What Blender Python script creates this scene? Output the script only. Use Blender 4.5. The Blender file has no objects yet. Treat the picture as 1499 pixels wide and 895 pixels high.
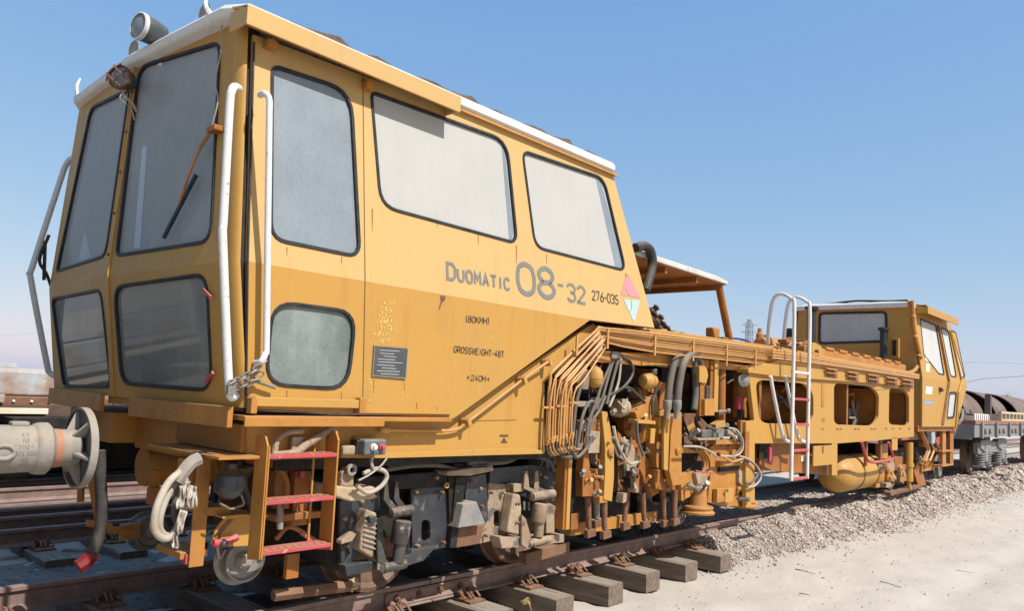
import bpy, bmesh, math, random
import numpy as np
from mathutils import Vector, Matrix, noise
from mathutils.geometry import tessellate_polygon

random.seed(7)
rng = np.random.default_rng(11)
scene = bpy.context.scene
col = scene.collection

# ------------------------------------------------------------------ camera
W_PX, H_PX = 1499.0, 895.0
FOC, CX, CYP = 1130.61, 749.5, 481.31
CAM = Vector((-2.6, -5.2433, 1.4646))
yw, pt, rl = math.radians(42.25), math.radians(4.6726), math.radians(2.8067)
FW = Vector((math.cos(pt) * math.cos(yw), math.cos(pt) * math.sin(yw), math.sin(pt)))
R0 = Vector((math.sin(yw), -math.cos(yw), 0))
U0 = R0.cross(FW)
RT = R0 * math.cos(rl) + U0 * math.sin(rl)
UP = U0 * math.cos(rl) - R0 * math.sin(rl)
cam_d = bpy.data.cameras.new('camera')
cam_d.sensor_width = 36.0
cam_d.lens = FOC / W_PX * 36.0
cam_d.shift_y = (CYP - H_PX / 2) / W_PX
cam_d.clip_start = 0.05
cam_d.clip_end = 6000
cam = bpy.data.objects.new('camera', cam_d)
m = Matrix((RT, UP, -FW)).transposed().to_4x4()
m.translation = CAM
cam.matrix_world = m
col.objects.link(cam)
scene.camera = cam

# ------------------------------------------------------------------ light
LDIR = Vector((-0.05, 0.65, -0.76)).normalized()       # the way sunlight travels
SUN_EL = math.asin(-LDIR.z)
world = bpy.data.worlds.new('World')
scene.world = world
world.use_nodes = True
wn = world.node_tree
bg = wn.nodes['Background']
sky = wn.nodes.new('ShaderNodeTexSky')
sky.sky_type = 'NISHITA'
sky.sun_disc = False
sky.sun_elevation = SUN_EL
sky.sun_rotation = math.atan2(-LDIR.x, -LDIR.y)
sky.air_density = 1.0
sky.dust_density = 0.8
sky.ozone_density = 4.2
# hazy desert sky: deep blue overhead, milky towards the horizon (one tone curve for the whole sky)
sp_ = wn.nodes.new('ShaderNodeSeparateColor'); cb_ = wn.nodes.new('ShaderNodeCombineColor')
wn.links.new(sky.outputs[0], sp_.inputs[0])
for ch, (gain, power) in enumerate(((1.62, 0.80), (2.38, 0.50), (4.45, 0.20))):
    pw = wn.nodes.new('ShaderNodeMath'); pw.operation = 'POWER'; pw.inputs[1].default_value = power
    ml = wn.nodes.new('ShaderNodeMath'); ml.operation = 'MULTIPLY'; ml.inputs[1].default_value = gain
    wn.links.new(sp_.outputs[ch], pw.inputs[0]); wn.links.new(pw.outputs[0], ml.inputs[0]); wn.links.new(ml.outputs[0], cb_.inputs[ch])
wn.links.new(cb_.outputs[0], bg.inputs[0])
bg.inputs[1].default_value = 0.10
sun_d = bpy.data.lights.new('sun', 'SUN')
sun_d.energy = 5.0
sun_d.angle = math.radians(0.53)
sun_d.color = (1.0, 0.965, 0.91)
sun = bpy.data.objects.new('sun', sun_d)
sun.rotation_euler = LDIR.to_track_quat('-Z', 'Y').to_euler()
col.objects.link(sun)
scene.view_settings.view_transform = 'Standard'
scene.view_settings.look = 'None'
scene.view_settings.exposure = 0.36
scene.view_settings.gamma = 1.0

# ------------------------------------------------------------------ pixel -> place
def ray(u, v):
    return FW + RT * ((u - CX) / FOC) - UP * ((v - CYP) / FOC)
def S(u, v, y):                       # point of the plane Y = y
    d = ray(u, v); return CAM + d * ((y - CAM.y) / d.y)
def SX(u, v, x):
    d = ray(u, v); return CAM + d * ((x - CAM.x) / d.x)
def SZ(u, v, z):
    d = ray(u, v); return CAM + d * ((z - CAM.z) / d.z)

class Plane:
    def __init__(s, o, ex, ey):
        s.o = Vector(o); s.ex = Vector(ex).normalized()
        ey = Vector(ey); s.ey = (ey - s.ex * ey.dot(s.ex)).normalized()
        s.n = s.ex.cross(s.ey)
    def at(s, u, v):                  # pixel -> 2D in the plane
        d = ray(u, v); k = (s.o - CAM).dot(s.n) / d.dot(s.n)
        q = CAM + d * k - s.o
        return (q.dot(s.ex), q.dot(s.ey))
    def p(s, a, b, h=0.0):
        return s.o + s.ex * a + s.ey * b + s.n * h

def rounded(pts, r, seg=5):
    out = []; n = len(pts)
    for i in range(n):
        a, b, c = Vector(pts[i - 1]), Vector(pts[i]), Vector(pts[(i + 1) % n])
        rr = r[i] if isinstance(r, (list, tuple)) else r
        d1, d2 = (a - b), (c - b)
        k = min(rr, d1.length * 0.45, d2.length * 0.45)
        p1, p2 = b + d1.normalized() * k, b + d2.normalized() * k
        for j in range(seg + 1):
            t = j / seg
            q = p1 * (1 - t) ** 2 + b * 2 * t * (1 - t) + p2 * t * t
            out.append((q.x, q.y))
    return out

def offset(pts, d):                   # grow (d > 0) a ccw or cw outline
    n = len(pts)
    area = sum(pts[i][0] * pts[(i + 1) % n][1] - pts[(i + 1) % n][0] * pts[i][1] for i in range(n))
    sg = 1 if area > 0 else -1
    out = []
    for i in range(n):
        a, b, c = Vector(pts[i - 1]), Vector(pts[i]), Vector(pts[(i + 1) % n])
        e1, e2 = (b - a), (c - b)
        if e1.length < 1e-7: e1 = e2
        if e2.length < 1e-7: e2 = e1
        n1 = Vector((e1.y, -e1.x)).normalized(); n2 = Vector((e2.y, -e2.x)).normalized()
        m_ = (n1 + n2)
        if m_.length < 1e-6: m_ = n1
        m_.normalize()
        k = d / max(0.4, m_.dot(n1))
        out.append((b.x + sg * m_.x * k, b.y + sg * m_.y * k))
    return out

def smooth_path(pts, k=6):
    P = [Vector(q) for q in pts]
    if len(P) < 3: return P
    out = []
    for i in range(len(P) - 1):
        p0 = P[i - 1] if i > 0 else P[i] * 2 - P[i + 1]
        p1, p2 = P[i], P[i + 1]
        p3 = P[i + 2] if i + 2 < len(P) else P[i + 1] * 2 - P[i]
        for j in range(k):
            t = j / k
            out.append(0.5 * ((2 * p1) + (p2 - p0) * t + (2 * p0 - 5 * p1 + 4 * p2 - p3) * t * t + (3 * p1 - p0 - 3 * p2 + p3) * t ** 3))
    out.append(P[-1])
    return out

class MB:
    def __init__(s): s.v = []; s.f = []
    def add(s, vs, fs):
        k = len(s.v); s.v += [tuple(q) for q in vs]; s.f += [tuple(i + k for i in f) for f in fs]; return s
    def box(s, x0, x1, y0, y1, z0, z1):
        x0, x1 = min(x0, x1), max(x0, x1); y0, y1 = min(y0, y1), max(y0, y1); z0, z1 = min(z0, z1), max(z0, z1)
        return s.add([(x0,y0,z0),(x1,y0,z0),(x1,y1,z0),(x0,y1,z0),(x0,y0,z1),(x1,y0,z1),(x1,y1,z1),(x0,y1,z1)],
              [(0,3,2,1),(4,5,6,7),(0,1,5,4),(1,2,6,5),(2,3,7,6),(3,0,4,7)])
    def obox(s, c, ax, ay, az):       # centre + half axes
        c, ax, ay, az = map(Vector, (c, ax, ay, az)); vs = []
        for k in (-1, 1):
            for i, j in ((-1,-1),(1,-1),(1,1),(-1,1)): vs.append(c + ax * i + ay * j + az * k)
        return s.add(vs, [(0,3,2,1),(4,5,6,7),(0,1,5,4),(1,2,6,5),(2,3,7,6),(3,0,4,7)])
    def bar(s, a, b, w, h, up=(0,0,1)):
        a, b = Vector(a), Vector(b); d = (b - a)
        e = d.cross(Vector(up))
        if e.length < 1e-6: e = d.cross(Vector((1,0,0)))
        e.normalize(); g = e.cross(d).normalized()
        return s.obox((a + b) / 2, d / 2, e * (w / 2), g * (h / 2))
    def prism(s, pts, vec, holes=()):  # planar 3D outline (with holes) extruded along vec
        loops = [[Vector(q) for q in pts]] + [[Vector(q) for q in h] for h in holes]
        vec = Vector(vec); base = []
        for l in loops: base += l
        tris = tessellate_polygon(loops)
        n = len(base); k = len(s.v)
        s.v += [tuple(q) for q in base] + [tuple(q + vec) for q in base]
        if not holes:
            s.f.append(tuple(k + i for i in range(n))); s.f.append(tuple(k + n + i for i in reversed(range(n))))
        else:
            for t in tris:
                s.f.append(tuple(k + i for i in t)); s.f.append(tuple(k + n + i for i in reversed(t)))
        o = 0
        for l in loops:
            c = len(l)
            for i in range(c):
                j = (i + 1) % c
                s.f.append((k + o + i, k + o + j, k + n + o + j, k + n + o + i))
            o += c
        return s
    def sheet(s, pl, outer, holes=(), h=0.0, th=0.02):
        return s.prism([pl.p(a, b, h) for a, b in outer], pl.n * (-th), [[pl.p(a, b, h) for a, b in q] for q in holes])
    def tube(s, path, r, n=8, smooth=6, caps=True):
        P = smooth_path(path, smooth) if smooth else [Vector(q) for q in path]
        Q = [P[0]]
        for q in P[1:]:
            if (q - Q[-1]).length > 1e-5: Q.append(q)
        P = Q
        if len(P) < 2: return s
        rs = r if isinstance(r, (list, tuple)) else None
        t0 = (P[1] - P[0]).normalized()
        a = t0.cross(Vector((0, 0, 1)))
        if a.length < 0.05: a = t0.cross(Vector((1, 0, 0)))
        a.normalize(); k = len(s.v)
        for i, q in enumerate(P):
            t = (P[min(i + 1, len(P) - 1)] - P[max(i - 1, 0)]).normalized()
            a = (a - t * a.dot(t)); a = a.normalized() if a.length > 1e-6 else t.orthogonal().normalized()
            b = t.cross(a)
            rr = rs[0] + (rs[1] - rs[0]) * i / (len(P) - 1) if rs else r
            for j in range(n):
                an = 2 * math.pi * j / n
                s.v.append(tuple(q + (a * math.cos(an) + b * math.sin(an)) * rr))
        for i in range(len(P) - 1):
            for j in range(n):
                j2 = (j + 1) % n
                s.f.append((k + i * n + j, k + i * n + j2, k + (i + 1) * n + j2, k + (i + 1) * n + j))
        if caps:
            s.f.append(tuple(k + j for j in reversed(range(n)))); e = k + (len(P) - 1) * n
            s.f.append(tuple(e + j for j in range(n)))
        return s
    def cyl(s, a, b, r, n=16): return s.tube([a, b], r, n, 0)
    def lathe(s, o, axis, prof, n=20, caps=True):   # prof: (along, radius)
        o, axis = Vector(o), Vector(axis).normalized()
        a = axis.orthogonal().normalized(); b = axis.cross(a); k = len(s.v)
        for h, r in prof:
            for j in range(n):
                an = 2 * math.pi * j / n
                s.v.append(tuple(o + axis * h + (a * math.cos(an) + b * math.sin(an)) * r))
        for i in range(len(prof) - 1):
            for j in range(n):
                j2 = (j + 1) % n
                s.f.append((k + i * n + j, k + i * n + j2, k + (i + 1) * n + j2, k + (i + 1) * n + j))
        if caps:
            s.f.append(tuple(k + j for j in reversed(range(n)))); e = k + (len(prof) - 1) * n
            s.f.append(tuple(e + j for j in range(n)))
        return s
    def ball(s, c, rx, ry=None, rz=None, n=14, m_=9):
        ry = ry or rx; rz = rz or rx; c = Vector(c); k = len(s.v)
        s.v.append((c.x, c.y, c.z - rz))
        for i in range(1, m_):
            th = math.pi * i / m_
            for j in range(n):
                an = 2 * math.pi * j / n
                s.v.append((c.x + rx * math.sin(th) * math.cos(an), c.y + ry * math.sin(th) * math.sin(an), c.z - rz * math.cos(th)))
        s.v.append((c.x, c.y, c.z + rz)); t = len(s.v) - 1
        for j in range(n):
            s.f.append((k, k + 1 + (j + 1) % n, k + 1 + j))
            e = k + 1 + (m_ - 2) * n
            s.f.append((t, e + j, e + (j + 1) % n))
        for i in range(m_ - 2):
            for j in range(n):
                q = k + 1 + i * n
                s.f.append((q + j, q + (j + 1) % n, q + n + (j + 1) % n, q + n + j))
        return s
    # pixel-traced pieces on the plane Y = y (near face), going back by d
    def pxpoly(s, pts, y, d, holes=()):
        return s.prism([S(u, v, y) for u, v in pts], (0, d, 0), [[S(u, v, y) for u, v in h] for h in holes])
    def pxbox(s, u0, v0, u1, v1, y, d):
        um, vm = (u0 + u1) / 2, (v0 + v1) / 2
        return s.box(S(u0, vm, y).x, S(u1, vm, y).x, y, y + d, S(um, v1, y).z, S(um, v0, y).z)
    def pxtube(s, pts, r, y=None, n=8, smooth=6):
        return s.tube([S(q[0], q[1], q[2] if len(q) > 2 else y) for q in pts], r, n, smooth)
    def pxcyl(s, u0, v0, u1, v1, y, r, n=16): return s.cyl(S(u0, v0, y), S(u1, v1, y), r, n)
    def build(s, name, mat, parent=None, bevel=0.0, smooth=None, loc=None):
        me = bpy.data.meshes.new(name)
        me.from_pydata(s.v, [], s.f)
        bm = bmesh.new(); bm.from_mesh(me)
        bmesh.ops.recalc_face_normals(bm, faces=bm.faces)
        bm.to_mesh(me); bm.free()
        me.materials.append(mat)
        o = bpy.data.objects.new(name, me); col.objects.link(o)
        if smooth is not None:
            me.polygons.foreach_set('use_smooth', [True] * len(me.polygons))
            bm = bmesh.new(); bm.from_mesh(me); lim = math.radians(smooth)
            for e in bm.edges:
                if len(e.link_faces) == 2 and e.calc_face_angle(0) > lim: e.smooth = False
            bm.to_mesh(me); bm.free()
        if bevel:
            b = o.modifiers.new('bevel', 'BEVEL'); b.width = bevel; b.segments = 2; b.limit_method = 'ANGLE'; b.angle_limit = math.radians(50)
            b.use_clamp_overlap = True
        if parent:
            o.parent = parent
            o.matrix_parent_inverse = parent.matrix_basis.inverted() if parent.type == 'EMPTY' else Matrix()
        return o

def thing(name, label, cat, loc=(0, 0, 0), group=None):
    o = bpy.data.objects.new(name, None); col.objects.link(o); o.location = loc
    o.empty_display_size = 0.2
    o.matrix_basis = Matrix.Translation(loc)
    o['label'] = label; o['category'] = cat
    if group: o['group'] = group
    return o
def tag(o, label=None, cat=None, group=None, kind=None):
    if label: o['label'] = label
    if cat: o['category'] = cat
    if group: o['group'] = group
    if kind: o['kind'] = kind
    return o

# ------------------------------------------------------------------ materials
MATS = {}
def mat(name, base, rough=0.6, metal=0.0, c2=None, amt=0.5, sc=3.0, c3=None, amt3=0.0, sc3=20.0, dust=None, dusta=0.0, bump=0.0, bsc=60.0,
        stretch=(1, 1, 1), coat=0.0, stains=None, stain_amt=0.0, th3=0.60):
    if name in MATS: return MATS[name]
    M = bpy.data.materials.new(name); M.use_nodes = True; T = M.node_tree; N = T.nodes; L = T.links
    B = N['Principled BSDF']; B.inputs['Roughness'].default_value = rough; B.inputs['Metallic'].default_value = metal
    B.inputs['Specular IOR Level'].default_value = 0.5 if rough < 0.4 else 0.22
    if coat: B.inputs['Coat Weight'].default_value = coat; B.inputs['Coat Roughness'].default_value = 0.15
    tc = N.new('ShaderNodeTexCoord')
    mp = N.new('ShaderNodeMapping'); mp.inputs['Scale'].default_value = stretch
    L.new(tc.outputs['Object'], mp.inputs['Vector'])
    def nz(scale, lo, hi, detail=6, rgh=0.6, vec=None):
        n = N.new('ShaderNodeTexNoise'); n.inputs['Scale'].default_value = scale; n.inputs['Detail'].default_value = detail; n.inputs['Roughness'].default_value = rgh
        L.new(vec or mp.outputs[0], n.inputs['Vector'])
        r = N.new('ShaderNodeMapRange'); r.inputs['From Min'].default_value = lo; r.inputs['From Max'].default_value = hi
        L.new(n.outputs['Fac'], r.inputs['Value']); return r.outputs[0]
    cur = None
    def mix(fac, c):
        nonlocal cur
        x = N.new('ShaderNodeMix'); x.data_type = 'RGBA'
        if cur is None: x.inputs['A'].default_value = (*base, 1)
        else: L.new(cur, x.inputs['A'])
        x.inputs['B'].default_value = (*c, 1)
        L.new(fac, x.inputs['Factor']); cur = x.outputs['Result']
    def scale(fac, k):
        q = N.new('ShaderNodeMath'); q.operation = 'MULTIPLY'; q.use_clamp = True; L.new(fac, q.inputs[0]); q.inputs[1].default_value = k; return q.outputs[0]
    if c2: mix(scale(nz(sc, 0.35, 0.65), amt), c2)
    if stains:                                   # run-down streaks
        mp2 = N.new('ShaderNodeMapping'); mp2.inputs['Scale'].default_value = (7, 7, 0.7); L.new(tc.outputs['Object'], mp2.inputs['Vector'])
        mix(scale(nz(1.6, 0.54, 0.72, 5, 0.65, mp2.outputs[0]), stain_amt), stains)
    if c3: mix(scale(nz(sc3, th3, th3 + 0.06, 8, 0.7), amt3), c3)
    if dust:
        g = N.new('ShaderNodeNewGeometry'); sp = N.new('ShaderNodeSeparateXYZ'); L.new(g.outputs['Normal'], sp.inputs[0])
        r = N.new('ShaderNodeMapRange'); r.inputs['From Min'].default_value = -0.1; r.inputs['From Max'].default_value = 0.9; L.new(sp.outputs['Z'], r.inputs['Value'])
        q = N.new('ShaderNodeMath'); q.operation = 'MULTIPLY_ADD'; L.new(r.outputs[0], q.inputs[0]); q.inputs[1].default_value = 0.9; q.inputs[2].default_value = 0.10
        w = N.new('ShaderNodeMath'); w.operation = 'MULTIPLY'; L.new(q.outputs[0], w.inputs[0]); L.new(nz(5.0, 0.3, 0.62, 8, 0.7), w.inputs[1])
        mix(scale(w.outputs[0], dusta), dust)
    if cur is None: B.inputs['Base Color'].default_value = (*base, 1)
    else: L.new(cur, B.inputs['Base Color'])
    if c2 or c3:
        rr = N.new('ShaderNodeMapRange'); rr.inputs['To Min'].default_value = max(0.05, rough - 0.12); rr.inputs['To Max'].default_value = min(1, rough + 0.15)
        n = N.new('ShaderNodeTexNoise'); n.inputs['Scale'].default_value = 9; n.inputs['Detail'].default_value = 5; L.new(mp.outputs[0], n.inputs['Vector'])
        L.new(n.outputs['Fac'], rr.inputs['Value']); L.new(rr.outputs[0], B.inputs['Roughness'])
    if bump:
        n = N.new('ShaderNodeTexNoise'); n.inputs['Scale'].default_value = bsc; n.inputs['Detail'].default_value = 8; n.inputs['Roughness'].default_value = 0.65
        L.new(mp.outputs[0], n.inputs['Vector'])
        b = N.new('ShaderNodeBump'); b.inputs['Strength'].default_value = bump; b.inputs['Distance'].default_value = 0.02
        L.new(n.outputs['Fac'], b.inputs['Height']); L.new(b.outputs[0], B.inputs['Normal'])
    MATS[name] = M; return M

DUST = (0.42, 0.325, 0.225)
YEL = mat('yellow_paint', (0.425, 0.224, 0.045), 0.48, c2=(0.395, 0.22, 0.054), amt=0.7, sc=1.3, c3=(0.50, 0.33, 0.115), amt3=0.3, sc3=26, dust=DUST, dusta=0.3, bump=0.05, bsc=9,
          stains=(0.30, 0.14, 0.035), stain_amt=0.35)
YELP = mat('yellow_paint_pale', (0.485, 0.308, 0.112), 0.55, c2=(0.46, 0.298, 0.122), amt=0.7, sc=1.3, c3=(0.52, 0.36, 0.16), amt3=0.25, sc3=26, dust=DUST, dusta=0.2, bump=0.05, bsc=9, stains=(0.36, 0.20, 0.07), stain_amt=0.22)  # paler yellow for the upper side panel and door visor
YELB = mat('yellow_paint_worn_shaded', (0.415, 0.182, 0.032), 0.5, c2=(0.29, 0.115, 0.022), amt=0.7, sc=4, c3=(0.22, 0.10, 0.05), amt3=0.7, sc3=16, dust=DUST, dusta=0.4, bump=0.12, bsc=30,
           stains=(0.26, 0.12, 0.04), stain_amt=0.45)  # worn paint, base also darkened to carry the shade of the underframe
ORG = mat('orange_paint_grimy_shaded', (0.33, 0.120, 0.020), 0.5, c2=(0.19, 0.068, 0.016), amt=0.8, sc=5, c3=(0.10, 0.05, 0.03), amt3=0.7, sc3=18, dust=DUST, dusta=0.35, bump=0.15, bsc=40)  # grimy paint; its orange-brown base also paints the yellow in shade
WHT = mat('white_paint', (0.62, 0.61, 0.58), 0.45, c2=(0.50, 0.48, 0.44), amt=0.6, sc=6, c3=(0.20, 0.13, 0.09), amt3=0.6, sc3=30, dust=DUST, dusta=0.25, bump=0.05)
RUB = mat('black_rubber', (0.018, 0.019, 0.021), 0.55, c2=(0.05, 0.048, 0.045), amt=0.6, sc=12)
BLK = mat('black_grease_shade', (0.012, 0.011, 0.010), 0.6, c2=(0.035, 0.03, 0.024), amt=0.8, sc=8, bump=0.1)  # grease black; also paints the shaded voids in the machinery
BLU = mat('bogie_blue_black', (0.014, 0.018, 0.024), 0.36, c2=(0.032, 0.037, 0.044), amt=0.8, sc=7, c3=(0.26, 0.21, 0.16), amt3=0.4, sc3=8, th3=0.59, dust=DUST, dusta=0.2, bump=0.3, bsc=35)
CRM = mat('caked_dust', (0.38, 0.285, 0.195), 0.95, c2=(0.24, 0.17, 0.11), amt=0.8, sc=10, c3=(0.06, 0.06, 0.06), amt3=0.8, sc3=7, bump=0.6, bsc=45)
RUST = mat('rust', (0.13, 0.06, 0.035), 0.85, c2=(0.22, 0.11, 0.06), amt=0.8, sc=9, c3=(0.05, 0.03, 0.025), amt3=0.8, sc3=14, dust=DUST, dusta=0.3, bump=0.3, bsc=60)
RAIL = mat('rail_steel_rusty', (0.225, 0.15, 0.13), 0.62, c2=(0.15, 0.095, 0.078), amt=0.8, sc=12, c3=(0.28, 0.18, 0.14), amt3=0.5, sc3=22, dust=DUST, dusta=0.25, bump=0.15, bsc=70)
STEEL = mat('dull_steel', (0.26, 0.25, 0.235), 0.55, 0.45, c2=(0.14, 0.12, 0.10), amt=0.8, sc=14, dust=DUST, dusta=0.4)
WOOD = mat('sleeper_timber', (0.20, 0.15, 0.11), 0.9, c2=(0.095, 0.065, 0.045), amt=0.8, sc=3, c3=(0.05, 0.035, 0.028), amt3=0.8, sc3=5, th3=0.57, dust=(0.40, 0.345, 0.275), dusta=0.7, bump=0.6, bsc=14, stretch=(7, 0.7, 7))
HOSE = mat('grey_hose', (0.115, 0.105, 0.095), 0.75, c2=(0.06, 0.055, 0.05), amt=0.8, sc=10, dust=DUST, dusta=0.5)
HOSEB = mat('black_hose', (0.022, 0.022, 0.024), 0.5, c2=(0.06, 0.055, 0.05), amt=0.7, sc=10, dust=DUST, dusta=0.4)
HOSEW = mat('pale_hose', (0.40, 0.35, 0.28), 0.7, c2=(0.27, 0.22, 0.165), amt=0.7, sc=9)
COP = mat('copper_orange_pipe', (0.50, 0.245, 0.06), 0.38, c2=(0.40, 0.18, 0.045), amt=0.7, sc=6, c3=(0.62, 0.42, 0.22), amt3=0.5, sc3=20, dust=DUST, dusta=0.45)
PINK = mat('red_pink_paint', (0.44, 0.055, 0.075), 0.5, c2=(0.30, 0.04, 0.05), amt=0.6, sc=10, c3=(0.55, 0.38, 0.26), amt3=0.7, sc3=14, dust=DUST, dusta=0.5)
GREY = mat('grey_paint', (0.17, 0.18, 0.19), 0.55, c2=(0.19, 0.195, 0.20), amt=0.7, sc=6, c3=(0.30, 0.17, 0.10), amt3=0.6, sc3=9, dust=DUST, dusta=0.5, bump=0.1)
MUD = mat('dusty_grey_iron', (0.27, 0.25, 0.22), 0.85, c2=(0.19, 0.17, 0.145), amt=0.8, sc=7, c3=(0.16, 0.11, 0.08), amt3=0.6, sc3=12, dust=DUST, dusta=0.5, bump=0.25, bsc=50)

def glass(name, dustc, amount, var=0.15, rough=0.12, spots=0.0, deep=(0.03, 0.035, 0.035)):
    M = bpy.data.materials.new(name); M.use_nodes = True; T = M.node_tree; N = T.nodes; L = T.links
    B = N['Principled BSDF']; B.inputs['Base Color'].default_value = (*deep, 1); B.inputs['Roughness'].default_value = rough; B.inputs['IOR'].default_value = 1.5
    D = N.new('ShaderNodeBsdfDiffuse'); D.inputs['Color'].default_value = (*dustc, 1)
    tc = N.new('ShaderNodeTexCoord')
    n = N.new('ShaderNodeTexNoise'); n.inputs['Scale'].default_value = 2.2; n.inputs['Detail'].default_value = 8; n.inputs['Roughness'].default_value = 0.6; L.new(tc.outputs['Object'], n.inputs['Vector'])
    r = N.new('ShaderNodeMapRange'); r.inputs['From Min'].default_value = 0.3; r.inputs['From Max'].default_value = 0.7
    r.inputs['To Min'].default_value = amount - var; r.inputs['To Max'].default_value = min(1, amount + var); L.new(n.outputs['Fac'], r.inputs['Value'])
    mpg = N.new('ShaderNodeMapping'); mpg.inputs['Scale'].default_value = (5, 5, 0.8); mpg.inputs['Rotation'].default_value = (0.15, 0.1, 0); L.new(tc.outputs['Object'], mpg.inputs['Vector'])
    n3 = N.new('ShaderNodeTexNoise'); n3.inputs['Scale'].default_value = 2.5; n3.inputs['Detail'].default_value = 7; L.new(mpg.outputs[0], n3.inputs['Vector'])
    r3 = N.new('ShaderNodeMapRange'); r3.inputs['From Min'].default_value = 0.45; r3.inputs['From Max'].default_value = 0.75; r3.inputs['To Max'].default_value = var * 0.7; L.new(n3.outputs['Fac'], r3.inputs['Value'])
    ad = N.new('ShaderNodeMath'); ad.operation = 'ADD'; ad.use_clamp = True; L.new(r.outputs[0], ad.inputs[0]); L.new(r3.outputs[0], ad.inputs[1])
    fac = ad.outputs[0]
    if spots:
        s2 = N.new('ShaderNodeTexNoise'); s2.inputs['Scale'].default_value = 55; s2.inputs['Detail'].default_value = 6; L.new(tc.outputs['Object'], s2.inputs['Vector'])
        r2 = N.new('ShaderNodeMapRange'); r2.inputs['From Min'].default_value = 0.52; r2.inputs['From Max'].default_value = 0.68; r2.inputs['To Max'].default_value = spots; L.new(s2.outputs['Fac'], r2.inputs['Value'])
        a = N.new('ShaderNodeMath'); a.operation = 'SUBTRACT'; a.use_clamp = True; L.new(fac, a.inputs[0]); L.new(r2.outputs[0], a.inputs[1]); fac = a.outputs[0]
    X = N.new('ShaderNodeMixShader'); L.new(fac, X.inputs[0]); L.new(B.outputs[0], X.inputs[1]); L.new(D.outputs[0], X.inputs[2])
    L.new(X.outputs[0], N['Material Output'].inputs[0]); return M
G_WHITE = glass('glass_white_dust', (0.40, 0.39, 0.36), 0.94, 0.04)
G_DOOR = glass('glass_blue_dust', (0.27, 0.31, 0.335), 0.70, 0.10, spots=0.09)
G_LOW = glass('glass_streaky_dust', (0.25, 0.285, 0.27), 0.60, 0.28, spots=0.16)
G_FRONT = glass('glass_front_dust', (0.35, 0.35, 0.325), 0.74, 0.10)
G_FLOW = glass('glass_front_lower', (0.33, 0.325, 0.28), 0.46, 0.14, rough=0.04)

# lettering: stroke glyphs on a 4 x 6 grid, strokes with mitred joints
GL = {
 'D': [[(0,0),(0,6),(2.6,6),(4,4.6),(4,1.4),(2.6,0),(0,0)]], 'U': [[(0,6),(0,1.2),(1.2,0),(2.8,0),(4,1.2),(4,6)]],
 'O': [[(1.2,0),(0,1.2),(0,4.8),(1.2,6),(2.8,6),(4,4.8),(4,1.2),(2.8,0),(1.2,0)]], 'M': [[(0,0),(0,6),(2,2.4),(4,6),(4,0)]],
 'A': [[(0,0),(2,6),(4,0)],[(0.8,2),(3.2,2)]], 'T': [[(0,6),(4,6)],[(2,6),(2,0)]], 'I': [[(2,0),(2,6)]],
 'C': [[(4,4.8),(2.8,6),(1.2,6),(0,4.8),(0,1.2),(1.2,0),(2.8,0),(4,1.2)]],
 '8': [[(1.2,3.1),(0.2,4.1),(0.2,5),(1.2,6),(2.8,6),(3.8,5),(3.8,4.1),(2.8,3.1),(1.2,3.1),(0,2.1),(0,1.1),(1.2,0),(2.8,0),(4,1.1),(4,2.1),(2.8,3.1)]],
 '-': [[(0.8,2.8),(3.2,2.8)]], '3': [[(0,5),(1,6),(3,6),(4,5),(4,4),(3,3.1),(1.6,3.1)],[(3,3.1),(4,2.1),(4,1),(3,0),(1,0),(0,1)]],
 '2': [[(0,4.8),(1.2,6),(2.8,6),(4,4.8),(4,3.9),(0,0.2),(0,0),(4,0)]], '7': [[(0,6),(4,6),(1.4,0)]],
 '6': [[(3.4,6),(0.6,3),(0,1.8),(0,1),(1,0),(3,0),(4,1),(4,2.2),(3,3.2),(0.9,3.2)]],
 '5': [[(4,6),(0.4,6),(0.2,3.4),(2.8,3.4),(4,2.4),(4,1.1),(2.8,0),(1,0),(0,0.9)]], '4': [[(2.6,0),(2.6,6),(0,1.8),(4,1.8)]],
 '(': [[(3,6.4),(1.8,5.2),(1.8,0.8),(3,-0.4)]], ')': [[(1,6.4),(2.2,5.2),(2.2,0.8),(1,-0.4)]], 'K': [[(0,0),(0,6)],[(4,6),(0.1,2.6)],[(1.4,3.6),(4,0)]],
 'H': [[(0,0),(0,6)],[(4,0),(4,6)],[(0,3),(4,3)]], 'G': [[(4,4.8),(2.8,6),(1.2,6),(0,4.8),(0,1.2),(1.2,0),(2.8,0),(4,1.2),(4,2.8),(2.3,2.8)]],
 'R': [[(0,0),(0,6),(2.8,6),(4,5),(4,3.9),(2.8,2.9),(0,2.9)],[(2,2.9),(4,0)]], 'S': [[(4,5),(3,6),(1,6),(0,5),(0,4),(1,3.2),(3,2.8),(4,2),(4,1),(3,0),(1,0),(0,1)]],
 'W': [[(0,6),(0.9,0),(2,4),(3.1,0),(4,6)]], 'E': [[(4,0),(0,0),(0,6),(4,6)],[(0,3.1),(3,3.1)]], 'P': [[(0,0),(0,6),(2.8,6),(4,5),(4,3.7),(2.8,2.7),(0,2.7)]],
 '<': [[(1,5.2),(1,0.8)],[(1,3),(4,3)]], '>': [[(3,5.2),(3,0.8)],[(0,3),(3,3)]], ' ': []}
GL['0'] = GL['O']; GL['1'] = [[(0.8,4.6),(2.2,6),(2.2,0)]]
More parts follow.
